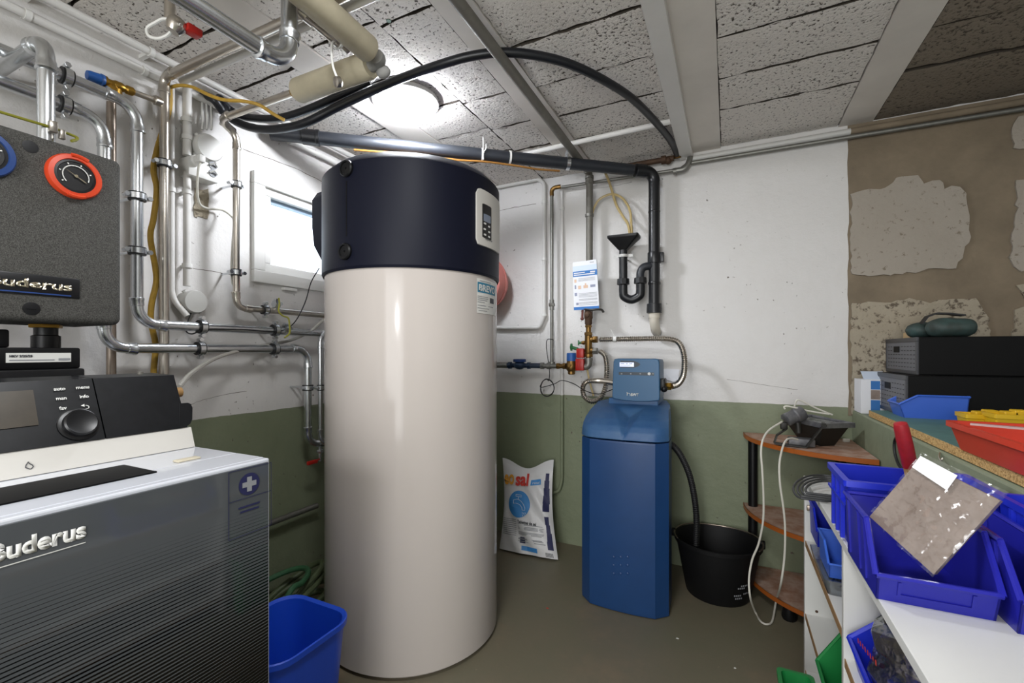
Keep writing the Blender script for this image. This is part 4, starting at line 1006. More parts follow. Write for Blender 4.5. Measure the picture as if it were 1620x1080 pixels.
# ---------------- pump group in its foam box
GX = .385
t = thing('pump_group', 'dark foam-insulated pump box with red and blue thermometer rings', 'pump box', (.285, -1.86, 1.058))
bm = NB(); box(bm, .19, GX, -2.003, -1.713, 1.058, 1.4215, .014, 3); mk('foam_shell', bm, M['epp'], t)
def ong2(px, py, dx=0): return P(px, py, x=GX+dx)
th = ong2(116.5, 280)
for yy, rm, lb in ((th.y, M['orange'], 'orange-red thermometer ring'), (th.y-.128, M['bluering'], 'navy thermometer ring')):
    c = V((GX, yy, th.z))
    bm = NB(); lathe(bm, [(.0445, -.004), (.0445, .006), (.042, .011), (.034, .012), (.032, .006)], c, X_, 40, True, False)
    if rm is M['orange']:
        for a0 in (.35*PI, 1.4*PI):
            arc = [c+Y_*(.0415*math.cos(a0+i*.06))+Z_*(.0415*math.sin(a0+i*.06))+X_*.012 for i in range(12)]; sweep(bm, arc, .0035, 6)
    rg = mk('thermometer_ring', bm, rm, t, label=lb)
    bm = NB(); lathe(bm, [(.033, .004), (.033, .009), (.029, .0095), (.028, .0075)], c, X_, 36); k = mk('dial', bm, M['dial'], t); k.parent = rg
    bm = NB()
    for i in range(15):
        a = math.radians(215-i*16); 
        p = c+Y_*(.0205*math.cos(a))+Z_*(.0205*math.sin(a)); tn = V((0, -math.sin(a), math.cos(a)))
        rd = V((0, math.cos(a), math.sin(a)))
        L = .0033; W_ = .0009
        bm.faces.new([bm.verts.new(p+X_*.0103+tn*x_+rd*y_) for x_, y_ in ((-L, -W_), (L, -W_), (L, W_), (-L, W_))])
        if i % 3 == 0: bm.faces.new([bm.verts.new(p+X_*.0103+rd*.004+tn*x_+rd*y_) for x_, y_ in ((-.001, -.001), (.001, -.001), (.001, .002), (-.001, .002))])
    k = mk('scale', bm, M['print_white'], t, 0); k.parent = rg
    bm = NB(); a = math.radians(150 if rm is M['orange'] else 200); rd = V((0, math.cos(a), math.sin(a))); tn = V((0, -math.sin(a), math.cos(a)))
    prism(bm, [c+X_*.0108+rd*.021, c+X_*.0108-rd*.016+tn*.0012, c+X_*.0108-rd*.02, c+X_*.0108-rd*.016-tn*.0012], X_*.0008); lathe(bm, [(.003, .0105), (.003, .0125)], c, X_, 12); k = mk('pointer', bm, M['chrome'], t, 0); k.parent = rg
p = ong2(48, 232)
bm = NB(); lathe(bm, [(.0115, -.001), (.0115, .0006), (.009, .0008)], V((GX, p.y, p.z)), X_, 20); mk('plug_hole', bm, M['black'], t)
p = ong2(49.5, 488)
bm = NB(); lathe(bm, [(.0125, -.001), (.0125, .001), (.0105, .0014)], V((GX, p.y, p.z)), X_, 20); box(bm, GX+.001, GX+.0025, p.y-.008, p.y+.008, p.z-.0012, p.z+.0012); mk('screw_plug', bm, M['black'], t)
pa, pb = ong2(126, 442), ong2(126, 473)
bm = NB(); box(bm, GX-.002, GX+.003, pa.y-.19, pa.y, pb.z, pa.z, .002); np_ = mk('name_plate', bm, M['blackgloss'], t)
la = ong2(111, 459); lb0 = ong2(4, 453)
k = lettering('lettering', 'Buderus', V((GX+.003, la.y-.117, P(60, 456, x=GX).z)), Y_, Z_, .0235, M['chrome'], t, bold=.0007, fit=.117); k.parent = np_
bm = NB(); lz = P(60, 464, x=GX).z; box(bm, GX+.003, GX+.0042, la.y-.117, la.y, lz-.0012, lz+.0012); k = mk('plate_line', bm, M['bluering'], t, 0); k.parent = np_
# neck fittings under and on top
cx, cyy = .285, fy
for yy in (fy, fy-.125):
    bm = NB(); hexnut(bm, (cx, yy, 1.054), Z_, .027, .008); mk('brass_nut', bm, M['brass'], t)
    bm = NB(); lathe(bm, [(.019, 1.05), (.019, 1.035), (.023, 1.033), (.023, 1.008)], (cx, yy, 0), Z_, 20); mk('neck', bm, M['black'], t)
    bm = NB(); lathe(bm, [(.02, 1.418), (.024, 1.42), (.024, 1.428), (.02, 1.436), (.016, 1.44)], (cx, yy, 0), Z_, 14); hexnut(bm, (cx, yy, 1.43), Z_, .025, .012); mk('pipe_nut', bm, M['steel'], t)
q = [P(-30, 168, x=.3), P(0, 177, x=.3), P(40, 189, x=.3), P(80, 201, x=.3), P(104, 210, x=.3), P(121, 217, x=.3), P(121, 221, x=.305), P(113, 223, x=.31)]
t2 = thing('earth_wire', 'green-yellow earthing wire clamped over the pump box', 'wire', P(82, 204, x=.3))
bm = NB(); sweep(bm, smooth_line(q, 4), .003, 8); mk('wire', bm, M['mustard'], t2)
bm = NB(); q = P(83, 201, x=.302); box(bm, q.x-.006, q.x+.008, q.y-.007, q.y+.007, q.z-.012, q.z+.012, .002); q = P(98, 213, x=.302); box(bm, q.x-.006, q.x+.006, q.y-.005, q.y+.005, q.z-.01, q.z+.01, .002); mk('terminal', bm, M['steel'], t2)
# manifold below
t = thing('manifold', 'black manifold box with white label under the pump box', 'manifold', (.285, -2.0, .90))
MX = .36; my = P(128, 560, x=MX).y
bm = NB(); box(bm, .2, MX, -2.35, my, .965, 1.008, .004); mk('upper_half', bm, M['black'], t)
bm = NB(); box(bm, .195, MX+.006, -2.35, my+.005, .86, .965, .004); mk('lower_half', bm, M['black'], t)
a, b = P(9, 557, x=MX), P(112, 572, x=MX)
bm = NB(); box(bm, MX, MX+.0012, a.y, b.y, b.z, P(112, 558, x=MX).z); lbm = mk('label_plate', bm, M['print_white'], t, 0)
k = lettering('lettering', 'HKV 2/25/25', V((MX+.0012, a.y+.004, b.z+.0105)), Y_, Z_, .006, M['print_dark'], t, bold=.0002); k.parent = lbm
bm = NB(); printed(bm, V((MX+.0012, a.y, b.z)), Y_, Z_, [(.004, .068, .0035, .0055), (.074, .092, .003, .0075)]); k = mk('print_line', bm, M['print_grey'], t, 0); k.parent = lbm
a = P(14, 521, x=.33)
bm = NB(); box(bm, .327, .333, a.y-.028, a.y, 1.008, a.z, .004); mk('bracket', bm, M['black'], t)
# pipes feeding down to the manifold's wall side exist behind

# ================================================================== WATER INLET ON THE BACK WALL
yw = -.1
zw_ = P(900, 579, y=yw).z
def Xw(px): return P(px, 579, y=yw).x
t = thing('water_meter', 'small blue water meter in the grey pipe right of the tank', 'water meter', (Xw(822), yw, zw_-.02))
bm = NB(); lathe(bm, [(.012, 0), (.015, .001), (.015, .02), (.012, .022)], (Xw(797), yw, zw_), X_, 6); rod(bm, (Xw(770), yw, zw_), (Xw(803), yw, zw_), .015, 12); mk('tail_piece', bm, M['galv'], t)
bm = NB(); rod(bm, (Xw(803), yw, zw_), (Xw(838), yw, zw_), .0125, 12); ball(bm, (Xw(822), yw, zw_+.002), .026, (1.25, 1, .9), 14, 8); hexnut(bm, (Xw(807), yw, zw_), X_, .02, .016); hexnut(bm, (Xw(837), yw, zw_), X_, .019, .016); mk('meter_body', bm, mat('dark_blue_metal', '#26374f', .45, .3), t)
bm = NB(); lathe(bm, [(.033, .018), (.034, .02), (.034, .032), (.03, .034)], (Xw(822), yw, zw_), Z_, 20); mk('meter_lid', bm, M['bluering'], t)
bm = NB(); rod(bm, (Xw(837), yw, zw_), (Xw(856), yw, zw_), .0135, 12); mk('outlet_sleeve', bm, mat('dark_slate_sleeve', '#2a3444', .5), t)
t = thing('pipe_tee', 'grey galvanised tee joining the meter riser and the supply pipe', 'fitting', (Xw(873), yw, zw_-.02))
bm = NB(); rod(bm, (Xw(854), yw, zw_), (Xw(882), yw, zw_), .012, 12); hexnut(bm, (Xw(858), yw, zw_), X_, .019, .016); lathe(bm, [(.0165, -.008), (.0165, .012)], (Xw(868), yw, zw_), X_, 12); lathe(bm, [(.0165, 0), (.0165, .022)], P(873, 579, y=-.09), Z_, 12); mk('tee_body', bm, M['galv'], t)
t = thing('pressure_reducer', 'bronze pressure reducer with blue cap beside the red valve', 'valve', (Xw(904), yw, zw_-.035))
bm = NB(); lathe(bm, [(.0115, 0), (.0115, Xw(895)-Xw(880))], (Xw(880), yw, zw_), X_, 12); hexnut(bm, (Xw(883), yw, zw_), X_, .016, .014); hexnut(bm, (Xw(893), yw, zw_), X_, .017, .014)
lathe(bm, [(.012, -.042), (.018, -.038), (.018, -.026), (.027, -.014), (.028, .008), (.023, .02), (.023, .026)], (Xw(904), yw, zw_), Z_, 18); rod(bm, (Xw(904), yw, zw_), (Xw(922), yw, zw_), .013, 12); lathe(bm, [(.009, .02), (.009, .032)], (Xw(904), yw, zw_), (0, -1, .2), 12); mk('reducer_body', bm, M['oldbrass'], t)
bm = NB(); lathe(bm, [(.024, .026), (.0235, .062), (.021, .066)], (Xw(904), yw, zw_), Z_, 20); mk('blue_cap', bm, M['bluecap'], t)
t = thing('lever_valve', 'red-covered lever valve between reducer and bronze manifold', 'valve', (Xw(918), yw, zw_-.02))
bm = NB(); a, b = P(911, 551, y=yw-.02), P(924, 586, y=yw-.02); box(bm, a.x, b.x, yw-.03, yw-.002, b.z, P(911, 567, y=yw-.02).z, .004); box(bm, a.x+.004, b.x, yw-.03, yw-.002, P(911, 566, y=yw-.02).z, a.z, .005)
for k_ in range(3): box(bm, a.x+.007+k_*.009, a.x+.011+k_*.009, yw-.033, yw-.028, b.z+.006, b.z+.045, .001)
mk('red_lever', bm, M['red'], t)
bm = NB(); q = P(904, 549, y=yw-.02); rod(bm, q, P(914, 552, y=yw-.02), .008); ball(bm, q, .012, (.6, 1, 1.2)); box(bm, q.x-.005, q.x+.005, q.y-.006, q.y+.006, q.z-.018, q.z+.018, .003); mk('green_tap', bm, M['greenknob'], t)
t = thing('valve_manifold', 'bronze valve column under the leaflet feeding two braided hoses', 'valve', P(932, 578, y=yw)-Z_*.02)
xv = P(931, 540, y=yw).x; z_ = lambda py: P(931, py, y=yw).z
bm = NB(); sweep(bm, smooth_line([V((Xw(922), yw, zw_)), V((xv-.012, yw, zw_)), V((xv, yw, zw_+.012)), V((xv, yw, z_(566)))], 5), .018, 14); lathe(bm, [(.021, 0), (.021, .012)], (xv, yw, z_(570)), Z_, 14); mk('galvanised_elbow', bm, M['galv'], t)
bm = NB(); lathe(bm, [(.013, z_(570)), (.013, z_(565)), (.021, z_(564)), (.021, z_(560)), (.016, z_(558)), (.018, z_(556)), (.018, z_(531)), (.013, z_(530)), (.013, z_(512))], (xv, yw, 0), Z_, 16); hexnut(bm, (xv, yw, z_(562)), Z_, .021, .016); hexnut(bm, (xv, yw, z_(528)), Z_, .02, .016); hexnut(bm, (xv, yw, z_(516)), Z_, .017, .01)
for py in (537, 554): rod(bm, (xv, yw, z_(py)), (xv+.024, yw, z_(py)), .014, 12)
rod(bm, (xv, yw, z_(542)), (xv-.035, yw, z_(542)), .007); hexnut(bm, (xv-.024, yw, z_(542)), X_, .011, .01); mk('valve_body', bm, M['oldbrass'], t)
bm = NB(); hexnut(bm, (xv+.034, yw, z_(537)), X_, .018, .022); mk('hose_nut', bm, M['oldbrass'], t)
bm = NB(); hexnut(bm, (xv+.034, yw, z_(555)), X_, .018, .022); mk('hose_nut', bm, M['galv'], t)
bm = NB(); rod(bm, (xv-.034, yw, z_(542)), (xv-.05, yw, z_(542)), .006); box(bm, xv-.053, xv-.047, yw-.004, yw+.004, z_(542)-.013, z_(542)+.013, .002); mk('green_tap', bm, M['greenknob'], t)
bm = NB(); a, b = P(929, 583, y=yw+.02), P(939, 626, y=yw+.04); sweep(bm, smooth_line([P(930, 580, y=yw+.01), a, P(933, 604, y=yw+.03), b], 4), .005, 8); mk('drain_tube', bm, M['yellowhose'], t)
t = thing('stop_valve', 'rusty brown stop valve with dark lever below the leaflet', 'valve', (xv, yw, z_(513)))
bm = NB(); lathe(bm, [(.014, z_(514)), (.018, z_(512)), (.018, z_(505)), (.021, z_(503)), (.021, z_(494)), (.016, z_(490)), (.017, z_(484))], (xv, yw, 0), Z_, 14); lathe(bm, [(.013, 0), (.013, .026), (.007, .03)], (xv, yw, z_(499)), (-.1, -1, .1), 12); mk('valve_body', bm, M['rust'], t)
bm = NB(); sweep(bm, smooth_line([P(922, 488, y=yw-.02), P(935, 490, y=yw-.025), P(945, 489, y=yw-.025), P(952, 490, y=yw-.02), P(955, 494, y=yw-.02)], 4), .0055, 8); mk('lever', bm, mat('dark_iron', '#33302c', .5, .4), t)
bm = NB(); rod(bm, P(922, 488, y=yw-.01), P(921, 505, y=yw-.01), .006); ball(bm, P(921, 504, y=yw-.01), .009); ball(bm, P(922, 488, y=yw-.01), .008); mk('tap_key', bm, mat('red_rust', '#6e4038', .6, .3), t)
# braided steel hoses
q = [(949, 537, -.1), (1000, 536, -.11), (1040, 535.5, -.12), (1062, 536.7, -.13), (1074, 542, -.14), (1081, 556, -.16), (1083, 574, -.18), (1081, 594, -.21), (1073, 607, -.24), (1062, 611, -.27)]
t = thing('steel_hose', 'corrugated steel hose arching right and down into the control head', 'hose', P(1062, 611, y=-.27))
bm = NB(); corrugated(bm, [P(a, b, y=c) for a, b, c in q], .0132, .0095, 12); mk('hose_run', bm, M['steel'], t)
bm = NB(); a = P(973, 536.5, y=-.105); ring(bm, a, X_, .0105, .014, .016); wire(bm, [a+Z_*.012, a+V((-.012, 0, .03)), a+V((-.02, 0, .045))], .0015, 6); mk('cable_tie', bm, M['white'], t)
q = [(949, 555, -.1), (957, 562, -.11), (960, 578, -.13), (959.5, 596, -.15), (957.5, 614, -.16), (949, 630, -.165), (935, 634.5, -.16), (924, 626, -.15), (922.5, 611, -.14), (930, 603, -.13), (945, 602, -.14), (958, 603, -.17), (975, 606, -.22)]
t = thing('steel_hose', 'corrugated steel hose making a loop left of the control head', 'hose', P(935, 634, y=-.16))
bm = NB(); corrugated(bm, [P(a, b, y=c) for a, b, c in q], .0132, .0095, 12); mk('hose_run', bm, M['steel'], t)
# black signal cable with a coil
q = [(875, 537, -.07), (866, 537, -.07), (864.5, 550, -.07), (868, 575, -.085), (869.5, 592, -.08), (868, 602, -.08)]
for k_ in range(40):
    a = PI/2+k_*2*PI/12
    q.append((865.5+10.5*math.cos(a)+.8*math.sin(k_), 613+13.5*math.sin(-a)+.4*math.cos(k_*1.7), -.075-.0008*k_))
q += [(877, 607, -.1), (889, 601.5, -.12), (908, 607, -.15), (925.5, 617.7, -.18), (947, 623, -.22), (970, 615.5, -.27)]
bm = NB(); sweep(bm, smooth_line([P(a, b, y=c) for a, b, c in q], 4), .0021, 6); t = one('signal_cable', 'black signal cable coiled on the wall and running to the control head', 'cable', bm, M['rubber'])
# chain string
bm = NB()
for i in range(26): ball(bm, P(919.5, 484+i*8, y=-.008), .0022, (1, 1, 1), 5, 4)
one('ball_chain', 'fine bead chain hanging down the wall left of the bronze valves', 'chain', bm, M['galv'])
# leaflet
lf = [P(906, 415, y=-.135), P(943.5, 410, y=-.135), P(948, 488, y=-.125), P(908, 490.5, y=-.125)]
t = thing('leaflet', 'white and blue printed leaflet hung on the drop pipe', 'leaflet', lf[3])
rr_ = (lf[2]-lf[3]).normalized(); nn = rr_.cross((lf[0]-lf[3]).normalized()).normalized()
def LF(u, v): return (lf[0]*(1-u)+lf[1]*u)*(1-v)+(lf[3]*(1-u)+lf[2]*u)*v
bm = NB(); prism(bm, [LF(0, 0), LF(0, 1), LF(1, 1), LF(1, 0)], -nn*.006); pg = mk('pages', bm, M['paper'], t, 0)
def leaf(name, quads, m, off=.0008):
    bm = NB()
    for u0, u1, v0, v1 in quads: bm.faces.new([bm.verts.new(LF(u, v)+nn*off) for u, v in ((u0, v1), (u1, v1), (u1, v0), (u0, v0))])
    k = mk(name, bm, m, t, 0); k.parent = pg
leaf('title_band', [(0, 1, .2, .31)], M['print_blue']); leaf('foot_band', [(0, 1, .94, 1)], M['print_blue']); leaf('pale_band', [(.0, 1, .09, .2)], M['print_light'])
leaf('title_text', [(.04, .5, .225, .245), (.04, .9, .265, .285), (.72, .92, .225, .25)], M['print_white'], .0012)
leaf('body_text', [(.22, .9, v, v+.006) for v in (.35, .375, .4)]+[(.22, .95, v, v+.006) for v in (.66, .685, .71, .735, .78, .8, .85, .87, .9)]+[(.72, .9, .04, .05)], M['print_grey'], .0012)
leaf('picture', [(.05, .14, .36, .43), (.2, .32, .5, .57), (.42, .6, .5, .56), (.48, .54, .46, .5)], mat('pale_picture_print', '#d8b79c', .6), .0012)
leaf('picture', [(.05, .15, .64, .71), (.7, .9, .5, .55), (.06, .12, .48, .56), (.1, .2, .85, .9)], mat('grey_picture_print', '#8f93a8', .6), .0012)

# ================================================================== WATER SOFTENER
t = thing('water_softener', 'tall blue water softener cabinet with grey-blue control head', 'water softener', (1.22, -.3, 0))
xl, xr, yf0 = 1.056, 1.393, -.457
def bowf(s):
    s = abs(s); return 1-.35*s*s if s < .74 else (1-.35*.74*.74)*(1-s)/.26
def sect(z, inset=0, back=0, bow=.053, side=0):
    out = []
    for s in (-1, -.87, -.74, -.6, -.4, -.2, 0, .2, .4, .6, .74, .87, 1):
        xx = (xl+xr)/2+(xr-xl)/2*s*(1-side)
        out.append(V((xx, yf0+inset-bow*bowf(s), z)))
    out += [V((xr-.004-side*.1, -.33+inset*.3, z)), V((xr-.05, -.11, z)), V((xl+.05, -.11, z)), V((xl+.004+side*.1, -.33+inset*.3, z))]
    return out
bm = NB(); loft(bm, [sect(.004, .004), sect(.02), sect(.650), sect(.656, .003)]); sb = mk('cabinet', bm, M['softener'], t, 25)
hs = [(.661, .003, 0, .053), (.664, -.001, 0, .053), (.69, .002, .004, .05), (.712, .014, .012, .046), (.733, .04, .03, .042), (.752, .08, .06, .036), (.767, .125, .09, .03), (.777, .175, .12, .02), (.781, .21, .14, .012)]
NA, NB_, NC, ND = (973, 641), (1020, 645), (984, 698), (994, 655)
def notch(p):
    q = P_to_px(p)
    def cr(a, b, c): return (b[0]-a[0])*(c[1]-a[1])-(b[1]-a[1])*(c[0]-a[0])
    best = 0
    for a, b in ((NA, NB_), (NB_, NC), (NC, NA)):
        tot = cr(a, b, ND)
        wd_, wa, wb = cr(a, b, q)/tot, cr(b, ND, q)/tot, cr(ND, a, q)/tot
        if wd_ >= 0 and wa >= 0 and wb >= 0: best = wd_
    return best
def hood_row(k):
    f = k/5; i0 = min(int(f), len(hs)-2); u = f-i0
    z, inset, side, bow = [hs[i0][m]+(hs[i0+1][m]-hs[i0][m])*u for m in range(4)]
    out = []
    for n_ in range(61):
        s_ = -1+2*n_/60; p = V(((xl+xr)/2+(xr-xl)/2*s_*(1-side), yf0+inset-bow*(1-.35*min(abs(s_), 1)**2-.65*max(0, (abs(s_)-.7)/.3)**2), z))
        out.append(p+V((0, .8, -.6))*.026*notch(p))
    out += [V((xr-.004-side*.1, -.33+inset*.3, z)), V((xr-.05, -.11, z)), V((xl+.05, -.11, z)), V((xl+.004+side*.1, -.33+inset*.3, z))]
    return out
bm = NB(); loft(bm, [hood_row(k) for k in range(5*(len(hs)-1)+1)]); hood = mk('hood', bm, M['hood'], t, 28)
bm = NB(); box(bm, xl+.07, xr-.06, -.3, -.12, .77, .8, .006); mk('head_base', bm, M['hood'], t)
bm = NB()
for (px, py) in [(x, y) for y in (880, 893, 906) for x in (971, 982, 993)]:
    p = P(px, py, y=-.505); s_ = (p.x-(xl+xr)/2)/((xr-xl)/2); yy = yf0-.053*bowf(s_)
    lathe(bm, [(.0065, -.001), (.0055, .0022), (.002, .0034)], (p.x, yy, p.z), (0, -1, 0), 8)
k = mk('dimples', bm, M['softener'], t); k.parent = sb
# control head
hx0, hx1, hz0, hz1, hy = P(968, 600, y=-.33).x, P(1044, 600, y=-.33).x, P(1005, 632, y=-.33).z, P(1005, 567, y=-.33).z, -.33
hw = (hx1-hx0)/2; hc = (hx0+hx1)/2
def headsec(y, k=1.0, dz=0, n=5):
    b = [(-1, .06), (-.96, .0), (-.55, -.035), (0, -.05), (.55, -.035), (.97, .0), (1, .06), (.985, .92), (.95, .985), (.8, 1), (-.75, 1), (-.9, .985), (-.945, .92)]
    zc = (hz0+hz1)/2
    return [V((hc+hw*x*k, y, zc+((hz0+(hz1-hz0)*q)-zc)*k)) for x, q in b]
bm = NB(); loft(bm, [headsec(-.17, .96), headsec(hy+.012, 1), headsec(hy+.003, .99), headsec(hy, .965)]); hd = mk('control_head', bm, M['softhead'], t, 25)
def onh(px, py): return P(px, py, y=hy)
o = V((0, hy, 0))
a, b = onh(979, 588), onh(1035, 594)
bm = NB(); printed(bm, o, X_, Z_, [(a.x, b.x, b.z, a.z)]); k = mk('button_strip', bm, M['softdark'], t, 0); k.parent = hd
bm = NB(); c = onh(995, 576); pts = [(c.x-.035, -.0145), (c.x+.02, -.0145), (c.x+.038, -.008), (c.x+.047, .0), (c.x+.038, .008), (c.x+.02, .0145), (c.x-.035, .0145)]
bm.faces.new([bm.verts.new((x, hy-.0009, c.z+z)) for x, z in pts]); k = mk('display_surround', bm, M['softdark'], t, 0); k.parent = hd
a, b = onh(980.5, 573), onh(1003, 580)
bm = NB(); box(bm, a.x, b.x, hy-.0025, hy, b.z, a.z); k = mk('display', bm, M['lcd'], t, 0); k.parent = hd
bm = NB(); printed(bm, V((0, hy-.0025, 0)), X_, Z_, [(a.x+.004, a.x+.02, a.z-.006, a.z-.004), (a.x+.026, a.x+.034, a.z-.006, a.z-.004), (a.x+.04, a.x+.052, a.z-.006, a.z-.004), (a.x+.004, a.x+.045, a.z-.013, a.z-.012)]); k = mk('display_text', bm, M['print_dark'], t, 0); k.parent = hd
for px in (983.5, 998, 1013, 1027, 1033):
    c = onh(px, 591); r_ = .006 if px == 1027 else .0035
    bm = NB(); bm.faces.new([bm.verts.new((c.x+x, hy-.0014, c.z+z)) for x, z in disc2(0, 0, r_, 14, r_ if px == 1027 else .0025)]); k = mk('button', bm, M['print_white'] if px == 1027 else M['print_grey'], t, 0); k.parent = hd
c = onh(998, 626); k = lettering('lettering', 'BWT', V((c.x, hy, c.z)), X_, Z_, .0165, M['print_white'], t, bold=.0006, fit=.031); k.parent = hd
bm = NB(); sweep(bm, [V((c.x-.017, hy-.001, c.z+.014)), V((c.x-.015, hy-.001, c.z+.014)), V((c.x-.015, hy-.001, c.z))], .0011, 5); sweep(bm, [V((c.x-.0145+.006*(1-math.cos(a)), hy-.001, c.z+.005+.006*math.sin(a))) for a in [PI*i/8 for i in range(9)]]+[V((c.x-.0025, hy-.001, c.z))], .0011, 5); k = mk('emblem', bm, M['print_white'], t, 0); k.parent = hd
q = P(1050, 606, y=-.28)
bm = NB(); box(bm, hx1-.004, q.x+.008, -.31, -.24, q.z-.025, q.z+.02, .005); ball(bm, q+V((.004, -.02, -.022)), .014); mk('bypass_block', bm, M['black'], t)
bm = NB(); hexnut(bm, P(1058, 611, y=-.27), X_, .017, .022); mk('hose_nut', bm, M['brass'], t)
# grey patch sheet behind the head
pts = [P(1048, 583, y=-.004), P(1075, 584, y=-.004), P(1073, 600, y=-.005), P(1066, 604, y=-.008), P(1048, 598, y=-.004)]
bm = NB(); prism(bm, pts, (0, -.001, 0)); one('paper_sheet', 'white paper sheet on the wall behind the blue control head', 'paper', bm, M['paper'], smooth=0)
# overflow hose into the bucket
q = [(1056, 700, -.3), (1066, 706, -.28), (1078, 722, -.25), (1091, 752, -.22), (1099, 790, -.2), (1102, 825, -.19), (1101, 862, -.185)]
bm = NB(); corrugated(bm, [P(a, b, y=c) for a, b, c in q], .0135, .008, 12); one('overflow_hose', 'black ribbed hose bending from the blue cabinet into the bucket', 'hose', bm, M['rubber'])

# ================================================================== BLACK BUCKET
bx, by = 1.553, -.178
t = thing('builders_bucket', 'dusty black oval builders bucket on the floor by the blue cabinet', 'bucket', (bx, by, 0))
def oval(w_, d_, z, n=32): return [V((bx+w_*math.cos(2*PI*k/n), by+d_*math.sin(2*PI*k/n), z)) for k in range(n)]
bm = NB(); loft(bm, [oval(.118, .115, .0), oval(.122, .12, .006), oval(.16, .15, .205), oval(.168, .157, .208), oval(.17, .158, .222), oval(.164, .153, .224), oval(.158, .148, .214), oval(.12, .117, .012)]); mk('bucket_body', bm, M['bucketblack'], t)
bm = NB(); wire(bm, [V((bx+.168*math.cos(a), by+.152*math.sin(a)-.0, .226+.003*math.sin(3*a))) for a in [PI*(-.15)+i*PI*1.3/16 for i in range(17)]], .003, 6); mk('handle', bm, M['darksteel'], t)
for a in (PI*.06, PI*.97): bm = NB(); c = V((bx+.172*math.cos(a), by+.16*math.sin(a), .214)); box(bm, c.x-.012, c.x+.008, c.y-.012, c.y+.012, c.z-.014, c.z+.016, .004); mk('handle_lug', bm, M['bucketblack'], t)
bm = NB()
for i, (px, py, L) in enumerate(((1162, 926, .03), (1166, 922, .02), (1158, 938, .05), (1160, 943, .045), (1172, 936, .02))):
    p = P(px, py, t=1.765); a = math.atan2(p.y-by, p.x-bx); f = (p.z/.2); 
    for q_ in range(4):
        aa = a-.04+q_*.06; w_, d_ = .1225+.038*f+.0015, .1205+.03*f+.0015
        bm.faces.new([bm.verts.new(V((bx+w_*math.cos(x), by+d_*math.sin(x), p.z+y))) for x, y in ((aa, -.003), (aa+.035, -.003), (aa+.035, .003), (aa, .003))])
mk('worn_print', bm, M['print_grey'], t, 0)

# ================================================================== SALT BAG
bl, br = P(789, 866, z=.004), P(884, 884, z=.004)
bl = V((.63, -.20, 0)); br = V((.895, -.225, 0)); bl = P(790, 867, z=.005); br = P(883, 885, z=.005)
tl = P(795, 724, y=-.075); tr = P(876, 727, y=-.07)
sag = random.Random(5)
wr = [(sag.uniform(3, 9), sag.uniform(3, 9), sag.uniform(0, 6)) for _ in range(5)]
def bag_pt(u, v, side):
    e = (bl*(1-u)+br*u)*(1-v)+(tl*(1-u)+tr*u)*v
    nrm = (br-bl).cross(tl-bl).normalized()
    if nrm.y > 0: nrm = -nrm
    th_ = .055*(max(0, math.sin(PI*min(max(u, 0), 1)))**.5)*(max(0, math.sin(PI*min(1, .12+v*.95)))**.7)*(1-.55*v)
    wv = sum(math.sin(a*u*2.4+b*v*2.8+c)*.0034 for a, b, c in wr)*min(1, th_/.03)
    dip = -.05*math.sin(PI*u)**2*max(0, (v-.8)/.2)**1.5
    off = nrm*(th_+wv) if side else -nrm*(th_*.8+wv)
    bow = (br-bl).normalized()*(.018*math.sin(PI*v)*(u-.5)*2*-1)
    return e+off+bow+Z_*dip
t = thing('salt_bag', 'white plastic sack of softener salt leaning on the green wall', 'bag', (bl+br)/2)
bm = NB(); nu, nv = 28, 36
for sd in (1, 0):
    g = [[bm.verts.new(bag_pt(i/nu, j/nv, sd)) for j in range(nv+1)] for i in range(nu+1)]
    for i in range(nu):
        for j in range(nv): bm.faces.new((g[i][j], g[i+1][j], g[i+1][j+1], g[i][j+1]))
bmesh.ops.remove_doubles(bm, verts=bm.verts[:], dist=.0015)
sk = mk('sack', bm, M['bagwhite'], t, 60)
BW, BH = (br-bl).length, (tl-bl).length
nb_ = (br-bl).cross(tl-bl).normalized(); nb_ = -nb_ if nb_.y > 0 else nb_
def bag_fn(u0, v0, tilt=0, off=.0028):
    def f(x, y):
        u = u0+x/BW; v = v0+y/BH+tilt*x/BW
        return bag_pt(u, v, 1)+nb_*off
    return f
def bag_print(name, polys, m, off=.0022):
    bm = NB()
    for pl_ in polys:
        f = bm.faces.new([bm.verts.new((a, b, 0)) for a, b in pl_])
    bmesh.ops.triangulate(bm, faces=bm.faces[:])
    bmesh.ops.subdivide_edges(bm, edges=bm.edges[:], cuts=2, use_grid_fill=True)
    for v in bm.verts: v.co = bag_pt(v.co.x, v.co.y, 1)+nb_*off
    k = mk(name, bm, m, t, 0); k.parent = sk
def q4(u0, u1, v0, v1, s=0): return [(u0, v0), (u1, v0+s), (u1, v1+s), (u0, v1)]
k = lettering('lettering', 'eo', None, None, None, .098, M['print_orange'], t, bold=.003, fn=bag_fn(.035, .705, .02, .0075), fit=.068, label='orange lettering'); k.parent = sk
k = lettering('lettering', 'sal', None, None, None, .088, M['print_red'], t, bold=.003, fn=bag_fn(.285, .70, .02, .0065), fit=.085, label='red lettering'); k.parent = sk
bag_print('round_emblem', [[(.37+a, .50+b) for a, b in disc2(0, 0, .225, 36, .142)]], M['print_tapblue'], .0026)
bm = NB()
tap = [(.26, .50), (.26, .54), (.30, .545), (.33, .55), (.37, .545), (.42, .53), (.47, .50), (.5, .465), (.5, .44), (.45, .44), (.44, .465), (.40, .49), (.36, .50), (.30, .505), (.26, .50)]
sweep(bm, [bag_pt(a, b, 1)+nb_*.0034 for a, b in tap], .0012, 5)
